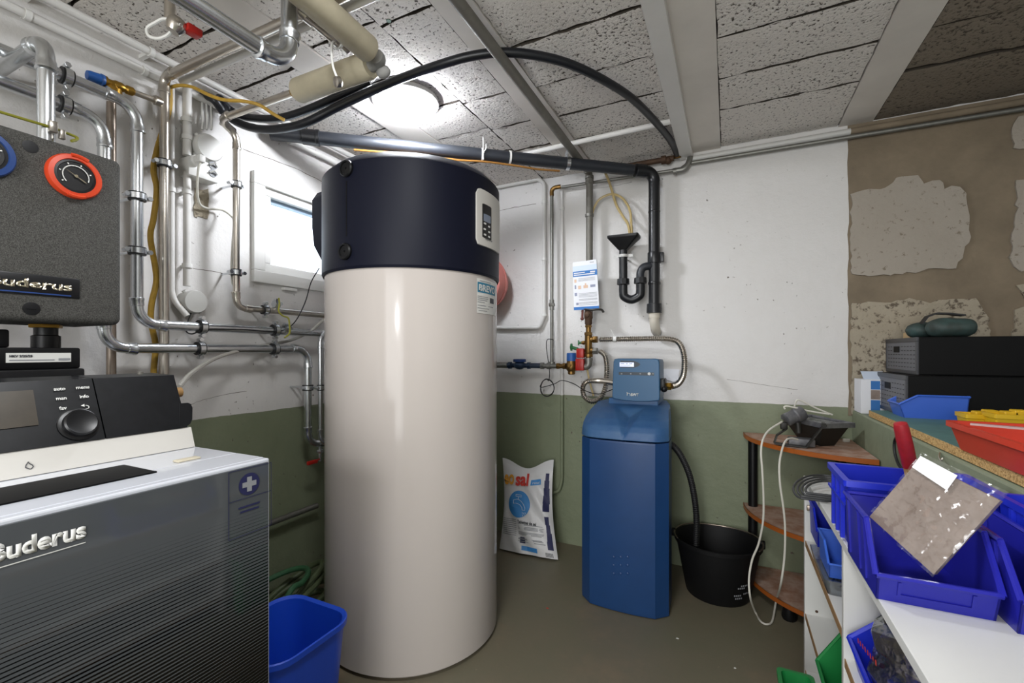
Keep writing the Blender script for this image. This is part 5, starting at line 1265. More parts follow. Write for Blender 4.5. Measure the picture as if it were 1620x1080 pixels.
sweep(bm, [bag_pt(a, b, 1)+nb_*.0034 for a, b in ((.3, .60), (.42, .595), (.42, .575), (.3, .58), (.3, .60))], .0012, 5); sweep(bm, [bag_pt(a, b, 1)+nb_*.0034 for a, b in ((.36, .575), (.36, .55))], .0012, 5)
for a, b in ((.45, .42), (.48, .415), (.51, .42), (.46, .395), (.5, .395)): sweep(bm, [bag_pt(a, b, 1)+nb_*.0034, bag_pt(a+.01, b-.018, 1)+nb_*.0034], .001, 5)
k = mk('tap_emblem', bm, M['print_white'], t, 0); k.parent = sk
k = lettering('lettering', 'Tablettes de sel', None, None, None, .02, M['print_dark'], t, bold=.0006, fn=bag_fn(.37, .305, -.02, .0045), fit=.108); k.parent = sk
bag_print('text_lines', [q4(.37, b, v, v+.006) for v, b in ((.29, .82), (.268, .84), (.256, .82), (.244, .83), (.215, .84), (.203, .83), (.191, .8), (.15, .8), (.14, .82), (.12, .85))]+[q4(.05, .33, v, v+.007) for v in (.33, .31, .29, .27, .25, .23, .21, .19, .17)], M['print_grey'])
bag_print('blue_tag', [q4(.60, .79, .705, .765, .02)], M['print_tapblue']); bag_print('square_emblem', [q4(.40, .495, .105, .165)], M['print_navy']); bag_print('blue_tag', [q4(.43, .70, .035, .08, -.005)], M['print_tapblue'])
k = lettering('lettering', 'rosal', None, None, None, .017, M['print_white'], t, fn=bag_fn(.63, .722, .1, .0034), fit=.04); k.parent = sk
bag_print('side_stripe', [q4(.865+.02*math.sin(v*9), .955+.012*math.sin(v*14), v, v+.08) for v in (.08, .16, .24, .32, .45, .53, .61, .69, .77)], M['print_navy'])
bag_print('barcode', [q4(.83+i*.012, .836+i*.012, .01, .05) for i in range(10)], M['print_dark'])
# ================================================================== CORNER SHELF
CX, CY, RS = 2.04, -.004, .385
t = thing('corner_shelf', 'quarter-round brown corner shelf with three dusty boards on black posts', 'shelf', (1.9, -.15, 0))
def quarter(bm, z, th, r):
    L = [V((CX, CY, z))]+[V((CX-r*math.cos(a)*1.0, CY-r*math.sin(a), z)) for a in [PI/2*i/20 for i in range(21)]]
    prism(bm, L, (0, 0, th))
for z in (.628, .318, .05):
    bm = NB(); quarter(bm, z, .017, RS); bd = mk('shelf_board', bm, M['shelfwood'], t, 0)
    bm = NB()
    arc = [V((CX-(RS+.001)*math.cos(a), CY-(RS+.001)*math.sin(a), z)) for a in [PI/2*i/24 for i in range(25)]]
    loft(bm, [[p, p+Z_*.017, p+Z_*.017+(V((CX, CY, z))-p)*.008, p+(V((CX, CY, z))-p)*.008] for p in arc]); k = mk('edge_band', bm, M['shelfedge'], t, 40); k.parent = bd
for x, y in ((1.69, -.035), (2.005, -.345), (2.0, -.045)):
    for a, b in ((.067, .318), (.335, .628), (0, .05)): bm = NB(); rod(bm, (x, y, a), (x, y, b), .0185, 16); mk('post', bm, M['black'], t)
bm = NB(); x, y = 1.80, -.272; lathe(bm, [(.022, 0), (.026, .01), (.02, .05)], (x, y, 0), Z_, 14); mk('foot', bm, M['black'], t)
# ================================================================== FLOODLIGHT on the corner shelf
zt = .645
t = thing('floodlight', 'dusty black floodlight with bracket lying on the corner shelf', 'floodlight', (1.86, -.17, zt))
ps = lambda px, py, y: P(px, py, y=y)
yfn = -.235
# housing: flared trough, mouth up, seen from its narrow side
m_tl, m_tr = ps(1313, 658, yfn), ps(1357, 654, yfn); m_bl, m_br = ps(1317, 697, yfn), ps(1338, 700, yfn)
zb = zt+.004
f_m = [V((1.915, -.235, zt+.083)), V((2.005, -.215, zt+.086))]
bm = NB()
def quad(a, b, c, d): return [V(a), V(b), V(c), V(d)]
top = quad((1.79, -.11, zt+.098), (1.905, -.262, zt+.092), (2.012, -.205, zt+.094), (1.90, -.06, zt+.1))
mid = quad((1.80, -.12, zt+.078), (1.905, -.25, zt+.072), (1.995, -.2, zt+.074), (1.895, -.075, zt+.08))
bot = quad((1.85, -.14, zt+.003), (1.905, -.21, zt+.0), (1.955, -.18, zt+.0), (1.9, -.11, zt+.003))
loft(bm, [bot, mid]); mk('housing', bm, M['lampmetal'], t, 0)
bm = NB(); cc = sum(top, V())/4
loft(bm, [[cc+(p-cc)*1.02-Z_*.018 for p in top], [cc+(p-cc)*1.02 for p in top], [cc+(p-cc)*.9 for p in top], [cc+(p-cc)*.86-Z_*.006 for p in top]]); mk('front_rim', bm, M['lampdusty'], t, 0)
bm = NB(); prism(bm, [cc+(p-cc)*.86-Z_*.008 for p in top], (0, 0, .003)); mk('front_glass', bm, M['clearbox'], t, 0)
c = V((1.80, -.235, zt+.06)); ax = (ps(1243, 662, -.24)-ps(1268, 650, -.2)).normalized()
cA = ps(1270, 652, -.2); cB = ps(1244, 664, -.225)
bm = NB(); lathe(bm, [(.026, 0), (.028, .004), (.028, .03), (.025, .034), (.025, (cB-cA).length), (.02, (cB-cA).length+.003)], cA, cB-cA, 20); mk('sensor_head', bm, M['lampdusty'], t)
bm = NB(); q = ps(1240, 673, -.235); box(bm, q.x-.012, q.x+.012, q.y-.012, q.y+.012, q.z-.014, q.z+.014, .004); rod(bm, ps(1262, 668, -.22), ps(1264, 685, -.225), .011); mk('swivel_joint', bm, M['lampmetal'], t)
a = ps(1247, 694, -.25); b = ps(1283, 698, -.25)
bm = NB(); box(bm, a.x, b.x+.012, -.265, -.215, zt+.002, zt+.03, .004); mk('junction_block', bm, M['lampdusty'], t)
bm = NB()
pa, pb, pc, pd, pe = ps(1244, 678, -.24), ps(1229, 688, -.255), V((1.752, -.262, zt+.008)), V((1.852, -.28, zt+.004)), ps(1303, 672, -.262)
for u, v in ((pa, pb), (pb, pc), (pc, pd), (pd, pe)):
    d = (v-u).normalized(); s = V((0, .012, 0)) if abs(d.x) > .3 else V((0, .012, 0)); n2 = d.cross(s).normalized()*.0025
    loft(bm, [[w_+s*k1+n2*k2 for k1, k2 in ((-1, -1), (1, -1), (1, 1), (-1, 1))] for w_ in (u, v)])
hexnut(bm, pe, Y_, .009, .03); mk('bracket', bm, M['lampmetal'], t, 0)
# white cable: on the lamp, down to the floor and up again
q = [(1331, 654, -.17), (1310, 652, -.19), (1280, 644, -.2), (1262, 634, -.2), (1258, 640, -.19), (1255, 649, -.18), (1268, 652, -.17), (1300, 656, -.17), (1322, 655, -.17)]
bm = NB(); sweep(bm, smooth_line([P(*a[:2], y=a[2]) for a in ((1317, 656, -.18), (1290, 645, -.19), (1266, 633, -.2), (1260, 634, -.2), (1257, 643, -.19), (1255, 649, -.18))], 6), .0032, 8); sweep(bm, smooth_line([P(*a[:2], y=a[2]) for a in ((1312, 655, -.2), (1280, 650, -.21), (1250, 643, -.22), (1241, 643, -.22), (1242, 647, -.22))], 6), .0032, 8)
mk('lamp_lead', bm, M['cable'], t)
zf = lambda px, py: P(px, py, z=.006)
loop = [P(1262, 695, y=-.27), P(1252, 693, y=-.29), P(1243, 697, y=-.32), P(1237, 712, y=-.36), P(1233, 735, y=-.4), P(1234, 765, y=-.42), P(1239, 800, y=-.42), P(1242, 835, y=-.42), P(1241, 880, y=-.42), P(1235, 925, y=-.42), zf(1228, 962)+Z_*.03, zf(1222, 981), zf(1214, 987), zf(1204, 983), zf(1195, 968), P(1187, 945, y=-.40), P(1185, 915, y=-.39), P(1190, 885, y=-.38), P(1200, 860, y=-.38), P(1207, 825, y=-.39), P(1208, 790, y=-.39), P(1206, 745, y=-.39), P(1204, 715, y=-.38), P(1207, 695, y=-.36), P(1217, 680, y=-.31), P(1237, 667, y=-.25)]
bm = NB(); sweep(bm, smooth_line(loop, 8), .0036, 8); one('power_cable', 'white cable looping from the floodlight down to the floor and back', 'cable', bm, M['cable'])
bm = NB(); q = P(1339, 699, z=zt); box(bm, q.x-.012, q.x+.012, q.y-.006, q.y+.006, zt, zt+.014, .003, rot=Matrix.Rotation(.5, 3, 'Z')); one('terminal_strip', 'tiny white terminal block on the corner shelf by the floodlight', 'connector', bm, M['cable'])

# ================================================================== WHITE SHELF UNIT
ST = .63; k9 = (1-ST)/.405
def onS(px, py, x): return P(px, py, x=x)
SXF = P(1271, 752, z=ST).x; SYF = P(1271, 752, z=ST).y; SXB = 2.03
t = thing('shelf_unit', 'low white melamine shelf unit in front of the ledge, holding blue bins', 'shelf', ((SXF+SXB)/2, -1.3, 0))
bm = NB(); box(bm, SXF, SXB, -2.3, SYF, ST-.016, ST, .001); tp = mk('top_board', bm, M['melamine'], t, 0)
ydiv = P(1332, 900, x=SXF).y
for y in (SYF, ydiv+.008, -1.75): bm = NB(); box(bm, SXF+.001, SXB, y-.016, y, 0, ST-.016, .001); mk('upright', bm, M['melamine'], t, 0)
zsh = (P(1310, 948, x=SXF).z, P(1285, 1012, x=SXF).z)
zs1, zs2 = P(1310, 948, x=SXF).z, P(1284, 1010, x=SXF).z
for z in (zs1, zs2, .06):
    for ya, yb in ((ydiv+.008, SYF-.016), (-1.75, ydiv-.008)):
        if ya < -1.7: z = {zs1: .40, zs2: .2}.get(z, z)
        bm = NB(); box(bm, SXF+.004, SXB, ya, yb, z-.016, z, .001); sbd = mk('shelf_board', bm, M['melamine'], t, 0)
        bm = NB(); box(bm, SXF+.0025, SXF+.004, ya, yb, z-.016, z); kk = mk('worn_edge', bm, M['woodedge'], t, 0); kk.parent = sbd
bm = NB(); box(bm, SXB-.004, SXB, -2.3, SYF, 0, ST-.016); mk('back_board', bm, M['melamine'], t, 0)
q = P(1292, 967, y=SYF-.016)
bm = NB(); rod(bm, V((q.x, SYF-.0155, q.z)), V((q.x, SYF-.0168, q.z)), .004); mk('peg_hole', bm, M['rust'], t)
bm = NB(); q = P(1290, 803, y=SYF-.016); box(bm, q.x-.022, q.x+.022, SYF-.024, SYF-.016, q.z-.01, q.z+.006, .002); mk('corner_plate', bm, M['darksteel'], t)
# coil of grey cable over the far corner
bm = NB()
for k_ in range(4):
    n_ = 30; cxp, cyp = 1296+k_*3.0, 773+k_*.5
    pts = []
    for i in range(n_+1):
        a = 2*PI*i/n_
        p = P(cxp+(41-k_*3.5)*math.cos(a), cyp+(22-k_*2.8)*math.sin(a), z=ST+.006+.005*k_)
        pts.append(V((p.x, max(min(p.y, -.43), -.92), p.z)))
    sweep(bm, pts, .003, 8)
one('cable_coil', 'coil of dark grey cable hanging over the far corner of the white shelf', 'cable', bm, M['grimy'])

# ---------------- bins
def xf(o, fwd):
    """local frame: -Y of the bin points along fwd"""
    f = V(fwd).normalized(); r = V((-f.y, f.x, 0)); 
    return lambda x, y, z: V(o)+r*x-f*y+V((0, 0, z))
def stack_bin(name, label, cat, o, fwd, w_, d_, h, lip, cut, m, wall=.003, group=None, text=None, ribs=True, taper=.04):
    T = xf(o, fwd); t = thing(name, label, cat, o, group)
    hw = w_/2
    def side_poly(x, dx): 
        return [(x, -d_/2+.012, 0), (x, d_/2-.006, 0), (x, d_/2, h), (x, -d_/2+cut, h), (x, -d_/2, lip)]
    bm = NB()
    tp_ = taper*w_/2
    for s in (-1, 1):
        outer = [T((s*(hw-tp_*(1-p[2]/h))), p[1], p[2]) for p in side_poly(0, 0)]
        inner = [T((s*(hw-wall-tp_*(1-p[2]/h))), p[1], p[2]) for p in side_poly(0, 0)]
        loft(bm, [outer, inner])
    def pan(y0, z0, y1, z1, e):
        k0, k1 = hw-tp_*(1-z0/h), hw-tp_*(1-z1/h)
        loft(bm, [[T(-k0, y0, z0), T(k0, y0, z0), T(k1, y1, z1), T(-k1, y1, z1)], [T(-k0, y0+e, z0), T(k0, y0+e, z0), T(k1, y1+e, z1), T(-k1, y1+e, z1)]])
    pan(d_/2-.006, 0, d_/2, h, -wall); pan(-d_/2+.012, 0, -d_/2, lip, wall)
    loft(bm, [[T(-hw+tp_, -d_/2+.012, 0), T(hw-tp_, -d_/2+.012, 0), T(hw-tp_, d_/2-.006, 0), T(-hw+tp_, d_/2-.006, 0)], [T(-hw+tp_, -d_/2+.012, wall), T(hw-tp_, -d_/2+.012, wall), T(hw-tp_, d_/2-.006, wall), T(-hw+tp_, d_/2-.006, wall)]])
    body = mk('bin_body', bm, m, t, 0)
    # rolled rim
    bm = NB()
    loop = [T(-hw, -d_/2, lip), T(-hw, -d_/2+cut, h), T(-hw, d_/2, h), T(hw, d_/2, h), T(hw, -d_/2+cut, h), T(hw, -d_/2, lip), T(-hw, -d_/2, lip)]
    for a, b in zip(loop, loop[1:]): rod(bm, a, b, wall*1.5, 6)
    k = mk('rim', bm, m, t); k.parent = body
    if ribs:
        for s in (-1, 1):
            for y in (-d_/2+cut+.012, 0, d_/2-.03):
                x0 = s*(hw+.002); bm = NB()
                loft(bm, [[T(x0-s*tp_*.8, y-.005, .01), T(x0-s*tp_*.8, y+.005, .01), T(x0+s*.002, y+.005, h-.004), T(x0+s*.002, y-.005, h-.004)], [T(x0-s*tp_*.8-s*.004, y-.005, .01), T(x0-s*tp_*.8-s*.004, y+.005, .01), T(x0-s*.003, y+.005, h-.004), T(x0-s*.003, y-.005, h-.004)]])
                k = mk('rib', bm, m, t, 0); k.parent = body
        bm = NB(); a = hw*.62
        for q_ in (((-a, .3), (a, .3), (a, .36), (-a, .36)), ((-a, .36), (-a+.004, .36), (-a+.004, .85), (-a, .85)), ((a-.004, .36), (a, .36), (a, .85), (a-.004, .85))):
            loft(bm, [[T(x, -d_/2+.012*(1-v)+e, lip*v) for x, v in q_] for e in (-.002, .001)])
        k = mk('label_holder', bm, m, t, 0); k.parent = body
    return t, body, T
def box_bin(name, label, o, x0, x1, y0, y1, z0, z1, m, wall=.004, rim=.006, taper=.006, ribs=True, rad=.006, cat='bin', group=None):
    t = thing(name, label, cat, ((x0+x1)/2, (y0+y1)/2, z0), group)
    cx, cy, w_, d_ = (x0+x1)/2, (y0+y1)/2, x1-x0, y1-y0
    bm = NB()
    loft(bm, [rrect(cx, cy, w_-2*taper-2*rim, d_-2*taper-2*rim, rad, z0), rrect(cx, cy, w_-2*rim, d_-2*rim, rad, z1-.012), rrect(cx, cy, w_, d_, rad, z1-.011), rrect(cx, cy, w_, d_, rad, z1), rrect(cx, cy, w_-2*(wall+rim), d_-2*(wall+rim), rad, z1), rrect(cx, cy, w_-2*(wall+rim+taper), d_-2*(wall+rim+taper), rad, z0+wall)])
    b = mk('bin_body', bm, m, t, 30)
    if ribs:
        for k_ in range(1, 4):
            y = y0+d_*k_/4
            for s, xx in ((-1, x0+rim), (1, x1-rim)):
                bm = NB(); box(bm, xx-.005, xx+.002+(.003 if s > 0 else 0), y-.004, y+.004, z0+.008, z1-.012); k = mk('rib', bm, m, t, 0); k.parent = b
        bm = NB(); box(bm, x0+.001, x0+rim+.002, y0+rim, y1-rim, z0+(z1-z0)*.62, z0+(z1-z0)*.66)
        k = mk('rib', bm, m, t, 0); k.parent = b
    return t
# A: euro box at the back of the shelf top
a0 = P(1308, 822, z=ST); a1 = P(1337, 862, z=ST); zA = P(1308, 730, x=a0.x).z
box_bin('storage_box', 'blue straight-sided box at the far end of the white shelf holding a red-handled tool', None, a0.x, 2.02, a1.y-.02, a0.y, ST, zA, M['binblue'], .004, .007)
# B: open fronted bin with the packet
f0 = P(1386, 952, z=ST); f1 = P(1582, 985, z=ST); zB = P(1340, 776, t=f0.y*0+1*(P(1340, 866, z=ST)-CAM).dot(_f)).z
yb0 = P(1338, 868, z=ST).y; wB = f1.x-f0.x; dB = (a1.y-.025)-f0.y
lipB = P(1480, 925, y=f0.y).z-ST
stack_bin('stacking_bin', 'dark blue open-fronted bin holding a brown packet', 'bin', V(((f0.x+f1.x)/2, f0.y+dB/2, ST)), (0, -1, 0), wB, dB, zB-ST, lipB, .05, M['binnavy'], .0028)
xC = f1.x+.006; wC = 2.085-xC
stack_bin('stacking_bin', 'dark blue open-fronted bin at the right edge next to the packet bin', 'bin', V((xC+.026, f0.y+dB/2-.015, ST)), (0, -1, 0), .05, dB+.02, zB-ST, lipB*1.2, .05, M['binnavy'], .0028)
box_bin('storage_box', 'blue box against the ledge behind the open-fronted bins at right', None, xC+.056, 2.043, a1.y-.24, a1.y-.03, ST, P(1560, 757, x=2.02).z, M['binblue'], .004, .005)
# packet
pk = [P(1372, 817, t=.74), P(1477, 913, t=.655), P(1598, 779, t=.62), P(1460, 716, t=.70)]
n_ = (pk[1]-pk[0]).cross(pk[3]-pk[0]).normalized()
if n_.dot(CAM-pk[0]) < 0: n_ = -n_
t = thing('slab_packet', 'brown slab in a clear bag with a blank white label, tilted in the blue bin', 'packet', pk[1])
def PK(u, v): return (pk[0]*(1-u)+pk[1]*u)*(1-v)+(pk[3]*(1-u)+pk[2]*u)*v
bm = NB(); prism(bm, [PK(.02, .02), PK(.98, .02), PK(.98, .9), PK(.02, .9)], -n_*.012); mk('slab', bm, M['packet'], t, 0)
bm = NB(); nn_ = 16; g = [[bm.verts.new(PK(i/nn_, j/nn_)+n_*(.003+.0025*math.sin(i*1.7+j*.9)*math.sin(j*1.3-i*.6))) for j in range(nn_+1)] for i in range(nn_+1)]
for i in range(nn_):
    for j in range(nn_): bm.faces.new((g[i][j], g[i+1][j], g[i+1][j+1], g[i][j+1]))
mk('clear_wrap', bm, M['film'], t, 60)
bm = NB(); prism(bm, [PK(.04, .80), PK(.52, .76), PK(.50, .94), PK(.03, .96)], n_*.001)
for v in bm.verts: v.co += n_*.0075
mk('blank_label', bm, M['paper'], t, 0)
# tool with red handle standing in box A
ha, hb = P(1424, 668, t=.875), P(1440, 738, t=.885); hc = hb+(hb-ha)*.9
t = thing('hand_tool', 'tool with chipped red wooden handle standing in the blue box', 'tool', V((hc.x, hc.y, ST+.006)))
bm = NB(); dd = hb-ha; L = dd.length; lathe(bm, [(.004, 0), (.0105, .002), (.012, .01), (.0128, L*.5), (.0122, L)], ha, dd, 18); mk('red_grip', bm, M['redwood'], t)
bm = NB(); lathe(bm, [(.0115, L), (.0115, L*1.5)], ha, dd, 16); mk('wooden_shaft', bm, M['woodhandle'], t)
bm = NB(); e = ha+dd*1.5; rod(bm, e, V((hc.x, hc.y, ST+.008)), .006); mk('blade', bm, M['steel'], t)
bm = NB(); c = P(1385, 766, z=ST+.095); lathe(bm, [(.035, 0), (.042, .004), (.042, .012), (.036, .014)], V((a0.x+.075, (a1.y+a0.y)/2-.01, ST+.006)), (.1, 0, 1), 24); box(bm, a0.x+.07, a0.x+.08, (a1.y+a0.y)/2-.02, (a1.y+a0.y)/2, ST+.004, ST+.012)
one('tape_roll', 'roll of pale orange tape lying in the far blue box', 'tape', bm, mat('tape_orange', '#c98d6a', .6))
bm = NB(); a, b = P(1535, 905, t=.7), P(1585, 935, t=.66); rod(bm, a, b, .006, 8); 
one('brush', 'small pale-handled brush lying in the packet bin', 'brush', bm, M['palewood'])
# compartment contents
zc = zs1
o = P(1318, 905, z=zc+.045); 
cb_y = (ydiv+SYF)/2
SXF_ = SXF; SXF = SXF-.016
t = thing('clear_case', 'clear plastic box of small fixings on the upper shelf of the white unit', 'box', (SXF+.09, cb_y+.02, zc))
bm = NB(); loft(bm, [rrect(SXF+.09, cb_y+.01, .14, .2, .008, zc), rrect(SXF+.09, cb_y+.01, .155, .215, .008, zc+.035)]); mk('case', bm, M['clearbox'], t)
bm = NB(); rc = random.Random(4)
for _ in range(26):
    p = V((SXF+.09+rc.uniform(-.055, .055), cb_y+.01+rc.uniform(-.085, .085), zc+rc.uniform(.008, .026))); d = V((rc.uniform(-1, 1), rc.uniform(-1, 1), rc.uniform(-.3, .3))).normalized(); rod(bm, p-d*.012, p+d*.012, .0025, 5)
mk('fixings', bm, M['zinc'], t, 0, kind='stuff')
SXF = SXF_; zt2 = zc+.037
t, b_, T_ = stack_bin('small_parts_bin', 'small bright blue bin on the clear box inside the white shelf', 'bin', V((SXF+.06, cb_y-.03, zt2)), (0, -1, 0), .11, .13, .07, .035, .05, M['binlight'], .002, ribs=False)
t, b_, T_ = stack_bin('small_parts_bin', 'small blue bin standing behind the bright one inside the white shelf', 'bin', V((SXF+.065, SYF-.016-.085, zt2)), (0, -1, 0), .11, .13, .09, .045, .05, M['binblue'], .002, ribs=False)
stack_bin('small_parts_bin', 'green bin on the lower board of the white shelf', 'bin', V((SXF+.08, ydiv+.1, zs2)), (-1, 0, 0), .15, .19, .13, .05, .05, M['bingreen'], .0028, ribs=False)
box_bin('small_parts_bin', 'green bin on the floor at the foot of the white shelf', None, 1.704, 1.784, -1.15, -.914, 0, .2, M['bingreen'], .003, .006, .006, False, .012)
# big blue bin with clear bag in the second compartment
yb2 = ydiv-.012
zs3 = .40
ob = V((SXF+.11, yb2-.17, zs3))
stack_bin('small_parts_bin', 'royal blue bin with crinkled clear bag in the near shelf compartment', 'bin', ob, (-1, 0, 0), .30, .21, .10, .055, .05, M['binblue'], .003, ribs=False)
t = thing('clear_bag', 'crinkled clear plastic bag with red print in the blue bin', 'bag', ob+V((0, 0, .01)))
bm = NB(); rc = random.Random(9); n1, n2 = 14, 10
L = []
for j in range(n2+1):
    f = j/n2; r1 = .09*(1-.25*abs(f-.4)); r2 = .105*(1-.2*abs(f-.4))
    L.append([V((ob.x-.01+r1*math.cos(2*PI*i/n1)*(1+rc.uniform(-.12, .12)), ob.y+.02+r2*math.sin(2*PI*i/n1)*(1+rc.uniform(-.12, .12)), ob.z+.012+.16*f+rc.uniform(-.006, .006))) for i in range(n1)])
loft(bm, L); mk('bag_film', bm, M['filmbag'], t, 0)
bm = NB(); lathe(bm, [(.04, 0), (.055, .015), (.05, .04), (.03, .05)], ob+V((.02, .01, .012)), Z_, 14); mk('contents', bm, M['contents'], t)
bm = NB(); p0, p1 = P(1356, 1011, x=ob.x-.098), P(1388, 1051, x=ob.x-.098)
d = (p1-p0).normalized(); u = d.cross(X_).normalized()
for k_ in range(8):
    c = p0+(p1-p0)*((k_+.5)/8); bm.faces.new([bm.verts.new(c+d*a+u*b) for a, b in ((-.0045, -.004), (.0035, -.004), (.0035, .004), (-.0045, .004))])
mk('red_print', bm, M['print_red'], t, 0)

# ================================================================== LEDGE TOP
LZ = .79
yB0 = P(1368, 648, z=LZ).y; xB0 = P(1368, 648, z=LZ).x
t = thing('worktop_board', 'chipboard worktop with teal painted face lying on the green ledge', 'worktop', (2.5, -1.2, .766))
bm = NB(); loft(bm, [[V((xB0+.012, yB0, z)), V((2.95, -.06, z)), V((2.95, -2.6, z)), V((xB0+.012, -2.6, z))] for z in (.768, LZ-.001)]); core = mk('chipboard_core', bm, M['chip'], t, 0)
bm = NB(); loft(bm, [[V((xB0+.0125, yB0-.001, z)), V((2.949, -.061, z)), V((2.949, -2.599, z)), V((xB0+.0125, -2.599, z))] for z in (LZ-.001, LZ)]); mk('painted_face', bm, M['teal_paint'], t, 0)
bm = NB(); box(bm, 2.06, 2.9, -1.2, -1.17, .765, .768); mk('packer', bm, M['chip'], t, 0)
def crate(label, x0, x1, y0, y1, z0, z1):
    t = thing('drawer_crate', label, 'crate', ((x0+x1)/2, (y0+y1)/2, z0), 'black crates on the ledge')
    bm = NB(); box(bm, x0+.004, x1, y0, y1, z0, z1, .003); mk('crate_body', bm, M['crate'], t, 0)
    bm = NB()
    e = .012
    for a in ((y0, y1, z0, z0+e), (y0, y1, z1-e*1.3, z1), (y0, y0+e, z0+e, z1-e), (y1-e, y1, z0+e, z1-e)): box(bm, x0, x0+.006, *a, .001)
    mk('end_frame', bm, mat('crate_frame', '#3a3b40', .4), t, 0)
    bm = NB(); box(bm, x0+.002, x0+.005, y0+e, y1-e, z0+e, z1-e*1.3); ef = mk('mesh_end', bm, M['crateface'], t, 0)
    hyc, hzc = y0+(y1-y0)*.62, z0+(z1-z0)*.68
    bm = NB(); box(bm, x0+.0005, x0+.003, hyc-.03, hyc+.03, hzc-.011, hzc+.011); k = mk('hand_hole', bm, M['crate'], t, 0); k.parent = ef
    bm = NB()
    for r_ in range(6):
        for c_ in range(10):
            yy = y0+e+.012+(y1-y0-2*e-.024)*c_/9.5; zz = z0+e+.01+(z1-z0-2*e-.022)*r_/5.5
            if abs(yy-hyc) < .04 and abs(zz-hzc) < .018: continue
            box(bm, x0+.001, x0+.0025, yy, yy+.012, zz, zz+.0022)
    k = mk('slot_row', bm, M['black'], t, 0, kind='stuff'); k.parent = ef
zc0 = LZ; 
xlow = P(1433, 594, y=-.40).x; ylo0, ylo1 = -.40, P(1388, 620, x=xlow).y
zlo = P(1433, 594, y=-.40).z
crate('black crate directly on the worktop, lower of two', xlow, xlow+.5, ylo0, ylo1, LZ, zlo)
xup = P(1450, 593, z=zlo).x; yu0 = P(1450, 593, z=zlo).y; yu1 = P(1401, 565, x=xup).y
zup = P(1450, 533, x=xup).z
crate('black crate topmost, carrying the teal bag', xup, xup+.52, yu0, yu1, zlo+.0005, zup)
# teal bag on the crate
zt = zup
c0 = P(1500, 525, y=(yu0+yu1)/2-.02)
t = thing('vinyl_pouch', 'worn teal vinyl pouch with black strap lying on the top crate', 'pouch', V((c0.x, (yu0+yu1)/2-.02, zt)))
x0, x1 = P(1464, 520, y=yu0+.08).x, P(1545, 520, y=yu0+.08).x
yc = yu0+.08; hz = P(1500, 503, y=yc).z-zt
def pouch(bm, xa, xb, yc, r, zc):
    n_ = 18; Ls = []
    for i in range(15):
        f = i/14; k = max(.12, (1-abs(2*f-1)**4)**.5)
        Ls.append([V((xa+(xb-xa)*f, yc+r*1.5*k*math.cos(2*PI*j/n_), zc+r*k*max(-.98, math.sin(2*PI*j/n_))*(1+.05*math.sin(f*9+j)))) for j in range(n_)])
    loft(bm, Ls)
bm = NB(); pouch(bm, x0, x1, yc, hz/2, zt+hz/2); mk('pouch_body', bm, M['tealbag'], t, 60)
bm = NB(); pouch(bm, x0-.025, x0+.1, yc+.1, hz*.44, zt+hz*.44); mk('pouch_flap', bm, M['tealbag'], t, 60)
bm = NB(); q = [P(1458, 512, y=yc+.04), P(1466, 502, y=yc+.03), P(1480, 497, y=yc+.03), P(1500, 497.5, y=yc+.03), P(1524, 500, y=yc+.03)]
for a, b in zip(q, q[1:]): loft(bm, [[p+V((0, s, k)) for s, k in ((-.02, 0), (.02, 0), (.02, .005), (-.02, .005))] for p in (a, b)])
mk('strap', bm, M['rubber'], t, 0)
bm = NB(); a, b = P(1433, 522, y=yu1-.06), P(1470, 531, y=yu1-.06); box(bm, a.x, b.x+.03, yu1-.1, yu1-.03, zt, zt+(a.z-P(1433, 532, y=yu1-.06).z), .002); one('wood_offcut', 'pale wood block behind the teal pouch', 'wood block', bm, M['palewood'], smooth=0)
# small carton in the corner
zcc = .766
a = P(1346, 655, y=-.09); 
t = thing('carton', 'small white and blue carton in the corner of the ledge by the lower crate', 'box', (2.09, -.08, zcc))
cxa, cxb, cya, cyb = 2.047, 2.125, -.13, -.03
ctop = P(1350, 600, y=cya).z
bm = NB(); box(bm, cxa, cxb, cya, cyb, zcc, ctop, .001); box(bm, cxa, cxb, cya-.001, cya+.03, ctop, ctop+.0015); mk('carton_box', bm, M['paper'], t, 0)
bm = NB(); loft(bm, [[V((cxa+.01, cya+.002, ctop)), V((cxb, cya+.002, ctop)), V((cxb, cya+.05, ctop+.03)), V((cxa+.01, cya+.05, ctop+.03))], [V((cxa+.01, cya+.004, ctop-.001)), V((cxb, cya+.004, ctop-.001)), V((cxb, cya+.052, ctop+.029)), V((cxa+.01, cya+.052, ctop+.029))]]); mk('carton_flap', bm, M['print_light'], t, 0)
hgt = ctop-zcc
bm = NB(); printed(bm, V((0, cya, zcc)), X_, Z_, [(cxa+.03, cxa+.058, .0, .045*hgt/.11)]); mk('blue_panel', bm, M['print_blue'], t, 0)
bm = NB(); printed(bm, V((0, cya, zcc)), X_, Z_, [(cxa+.03, cxa+.058, hgt*.72, hgt*.97)]); mk('blue_panel', bm, M['print_blue'], t, 0)
bm = NB(); printed(bm, V((0, cya, zcc)), X_, Z_, [(cxa+.03, cxa+.058, hgt*.43, hgt*.7)]); mk('picture', bm, M['packet'], t, 0)
bm = NB(); printed(bm, V((0, cya, zcc)), X_, Z_, [(cxa+.064, cxb-.001, hgt*.45, hgt*.75)]); mk('picture', bm, M['print_dark'], t, 0)
# blue bin on the worktop
n0 = P(1440, 661, z=LZ); n1 = P(1523, 663, z=LZ)
dbn = n1.x-n0.x+.03; ybn = n0.y
hb_ = P(1523, 628, y=ybn).z-LZ
stack_bin('small_parts_bin', 'bright blue parts bin on the worktop in front of the crates', 'bin', V(((n0.x+n1.x)/2-.012, ybn+.055, LZ)), (-1, 0, 0), .11, dbn, hb_, hb_*.6, .045, M['binlight'], .0025, ribs=False)
